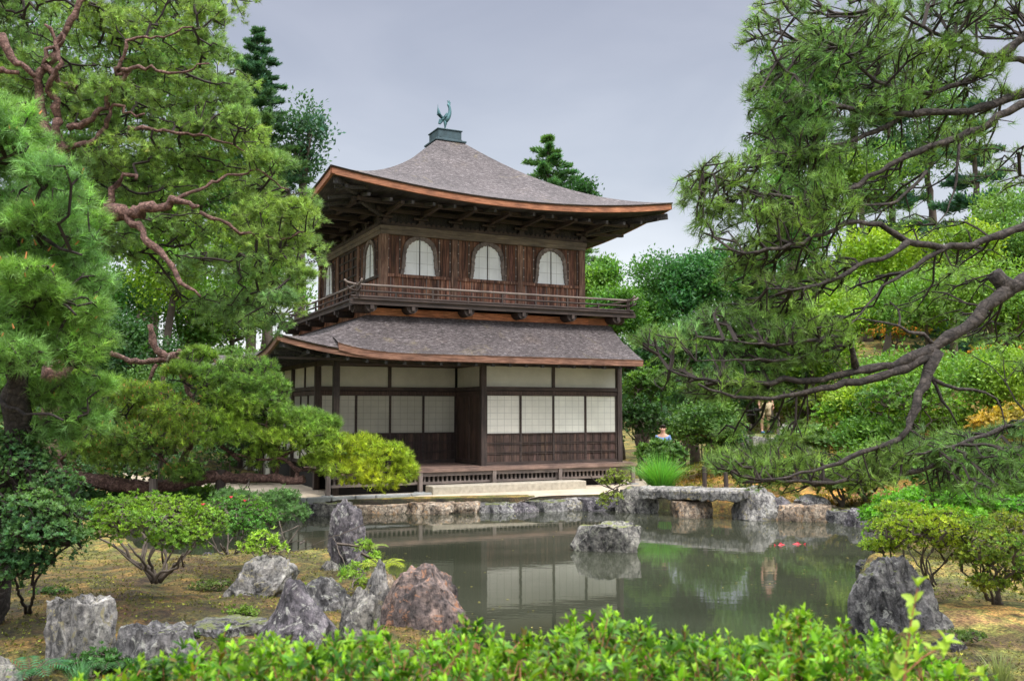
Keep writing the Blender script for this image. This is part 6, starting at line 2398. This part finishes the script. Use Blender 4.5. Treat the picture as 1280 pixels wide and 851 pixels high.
for i, (dx, dy, z0, z1, wdt_) in enumerate(((0, 0, 0, .88, 1.5), (-.3, -1.1, 0, .62, 1.9), (-.7, -2.1, -.2, .34, 2.4))):
    V, Fc = ICO3
    V = V.copy()
    V = np.sign(V) * np.abs(V) ** .45
    V += .05 * np.sin(V[:, [1, 2, 0]] * 7 + i)
    V = V / np.abs(V).max(0) * np.array([wdt_ / 2, .62, (z1 - z0) / 2]) + np.array([dx, dy, (z0 + z1) / 2])
    arr_mesh('step', V, Fc, M['rock_moss'], t, smooth_=True)
rock_px('pale boulder right of the stone steps', 970, 1010, 532, 560, 'rock_light', 401, zb=at(985, 556, 28)[2], group='boulders on the far slope') if False else None
for i, (x0, x1, y0, y1, d) in enumerate(((972, 1002, 528, 552, 28.2), (1000, 1030, 536, 560, 27.5), (905, 935, 538, 560, 27.2), (1004, 1020, 558, 568, 24.5))):
    c = at((x0 + x1) / 2, y1, d)
    rock(['pale boulder right of the stone steps', 'second boulder further right of the steps', 'grey boulder left of the stone steps', 'small pale stone low on the slope'][i],
         (c[0], d, c[2] - .1), rel(d, x1 - x0), rel(d, x1 - x0) * .8, rel(d, y1 - y0) + .1, 'rock_light', 420 + i, group='boulders on the far slope', cuts=7)


def person(label, loc, rz, top_m, bottom_m, shoe_m, group=None, arms='down', scale=1.0, shorts=True):
    t = thing('person', label, 'person', tuple(loc), rz, group)
    t.scale = (scale,) * 3
    sp_ = [(0, 0, .93), (0, 0, 1.08), (0, 0, 1.25), (0, 0, 1.42), (0, 0, 1.50), (0, -.01, 1.58), (0, -.015, 1.66)]
    V = list(sp_)
    E = [(i, i + 1) for i in range(6)]
    Rr = [.13, .115, .13, .12, .052, .075, .085]
    for sg in (-1, 1):
        b0 = len(V)
        V += [(sg * .10, 0, .88), (sg * .10, -.01, .68), (sg * .105, -.01, .49), (sg * .11, .015, .34), (sg * .11, .02, .10), (sg * .115, -.03, .045), (sg * .12, -.13, .03)]
        Rr += [.095, .078, .055, .056, .034, .034, .028]
        E += [(0, b0)] + [(b0 + i, b0 + i + 1) for i in range(6)]
        b0 = len(V)
        if arms == 'down':
            V += [(sg * .17, 0, 1.41), (sg * .22, .01, 1.15), (sg * .235, -.05, .93), (sg * .235, -.07, .84)]
        else:
            V += [(sg * .17, 0, 1.41), (sg * .23, -.08, 1.20), (sg * .10, -.26, 1.36), (sg * .05, -.30, 1.42)]
        Rr += [.055, .043, .03, .034]
        E += [(3, b0)] + [(b0 + i, b0 + i + 1) for i in range(3)]
    skin_mesh('body', V, E, Rr, M['skin'], t, 2)
    V = [(0, 0, .90), (0, 0, 1.08), (0, 0, 1.25), (0, 0, 1.42)]
    Rr = [.148, .135, .148, .135]
    E = [(0, 1), (1, 2), (2, 3)]
    for sg in (-1, 1):
        b0 = len(V)
        V += [(sg * .17, 0, 1.41), (sg * .20, (.005 if arms == 'down' else -.04), 1.27)]
        Rr += [.068, .06]
        E += [(3, b0), (b0, b0 + 1)]
    skin_mesh('shirt', V, E, Rr, top_m, t, 2)
    V, Rr, E = [(0, 0, .93)], [.15], []
    for sg in (-1, 1):
        b0 = len(V)
        V += [(sg * .10, 0, .86), (sg * .105, -.01, .66), (sg * .107, -.01, .53)]
        Rr += [.11, .095, .09]
        E += [(0, b0), (b0, b0 + 1), (b0 + 1, b0 + 2)]
        if not shorts:
            V += [(sg * .11, .01, .30), (sg * .115, .01, .09)]
            Rr += [.07, .06]
            E += [(b0 + 2, b0 + 3), (b0 + 3, b0 + 4)]
    skin_mesh('shorts' if shorts else 'trousers', V, E, Rr, bottom_m, t, 2)
    skin_mesh('hair', [(0, .01, 1.69), (0, .03, 1.72), (0, .05, 1.64)], [(0, 1), (1, 2)], [.088, .08, .07], M['hair'], t, 2)
    for sg in (-1, 1):
        skin_mesh('shoe', [(sg * .11, .045, .045), (sg * .115, -.03, .045), (sg * .12, -.15, .035)], [(0, 1), (1, 2)], [.05, .048, .036], shoe_m, t, 1)
        for nm, z, r_, mt_ in (('eye', 1.645, .010, M['hair']), ('ear', 1.64, .018, M['skin'])):
            V_, F_ = ICO3
            pos = (sg * .03, -.088, z) if nm == 'eye' else (sg * .083, 0, z)
            arr_mesh(nm, V_ * r_ + np.array(pos), F_, mt_, t, smooth_=True)
        # five fingers on each hand
        hx, hy, hz = (sg * .235, -.08, .80) if arms == 'down' else (sg * .05, -.31, 1.46)
        hm = MB()
        for q in range(5):
            oy = (q - 2) * .017
            L_ = (.055, .075, .082, .076, .06)[q]
            if q == 0:
                hm.tube([(hx, hy + oy - .01, hz + .03), (hx - sg * .02, hy + oy - .035, hz), (hx - sg * .02, hy + oy - .04, hz - .025)], [.009, .008, .006], 6)
            else:
                hm.tube([(hx, hy + oy, hz + .02), (hx - sg * .006, hy + oy, hz - L_ * .5), (hx - sg * .018, hy + oy, hz - L_)], [.009, .008, .006], 6)
        hm.build('fingers', M['skin'], t, smooth_=True)
    nz_ = MB()
    nz_.add([(-.013, -.094, 1.60), (.013, -.094, 1.60), (0, -.115, 1.605), (0, -.095, 1.65)], [(0, 1, 2), (0, 2, 3), (1, 3, 2)])
    nz_.build('nose', M['skin'], t)
    mo = MB(); mo.box(-.022, .022, -.097, -.088, 1.572, 1.582)
    mo.build('mouth', plain('lips', (.4, .12, .1), .6, .05), t)
    return t


person('visitor in beige shorts and blue shoes with bare legs standing on the stone steps', (stp[0], stp[1], stp[2] - .02), .25, M['grey_cloth'], M['beige_cloth'], M['blue_shoe'])
p2_ = at(829, 562, 25.5)
person('distant visitor in a pale blue shirt standing among the bushes beside the pavilion', (p2_[0], p2_[1], float(gz(p2_[0], p2_[1]))), -.3, M['blue_cloth'], M['dark_cloth'], M['dark_cloth'], shorts=False, scale=.94)

# red carp breaking the surface
for i, (x, y, rz) in enumerate(((976, 681, .25), (997, 680, 2.9))):
    c = ground_at(x, y, 0.0)
    t = thing('koi_carp', ['red carp at the surface near the tall pale boulder, left of a pair', 'red carp at the surface near the tall pale boulder, right of a pair'][i], 'fish', (c[0], c[1], -.0), rz, 'red carp')
    t.location.z = -.024
    t.scale = (.46, .46, .6)
    V, Fc = ICO4
    V = V.copy()
    x_ = V[:, 0]
    w_ = np.where(x_ > 0, 1 - .35 * x_ ** 2, 1 - .85 * (-x_) ** 1.1)
    V = np.stack([x_ * .21, V[:, 1] * .055 * w_ + .02 * np.sin(x_ * 2.5), V[:, 2] * .06 * w_ + .022], -1)
    arr_mesh('body', V, Fc, M['koi'], t, smooth_=True)
    m = MB(); m.prism([(-.18, .02), (-.25, .075), (-.31, .09), (-.275, .02), (-.31, -.04), (-.24, -.02)], -.022, -.014, 'y'); m.build('tail_fin', M['koi'], t)
    m = MB(); m.prism([(.06, .07), (.02, .115), (-.05, .10), (-.08, .065)], .0, .008, 'y'); m.build('back_fin', M['koi'], t)
    for sg in (-1, 1):
        m = MB(); m.prism([(.09, sg * .04), (.05, sg * .11), (.01, sg * .10), (.04, sg * .04)], .0, .006, 'z'); m.build('side_fin', M['koi'], t)
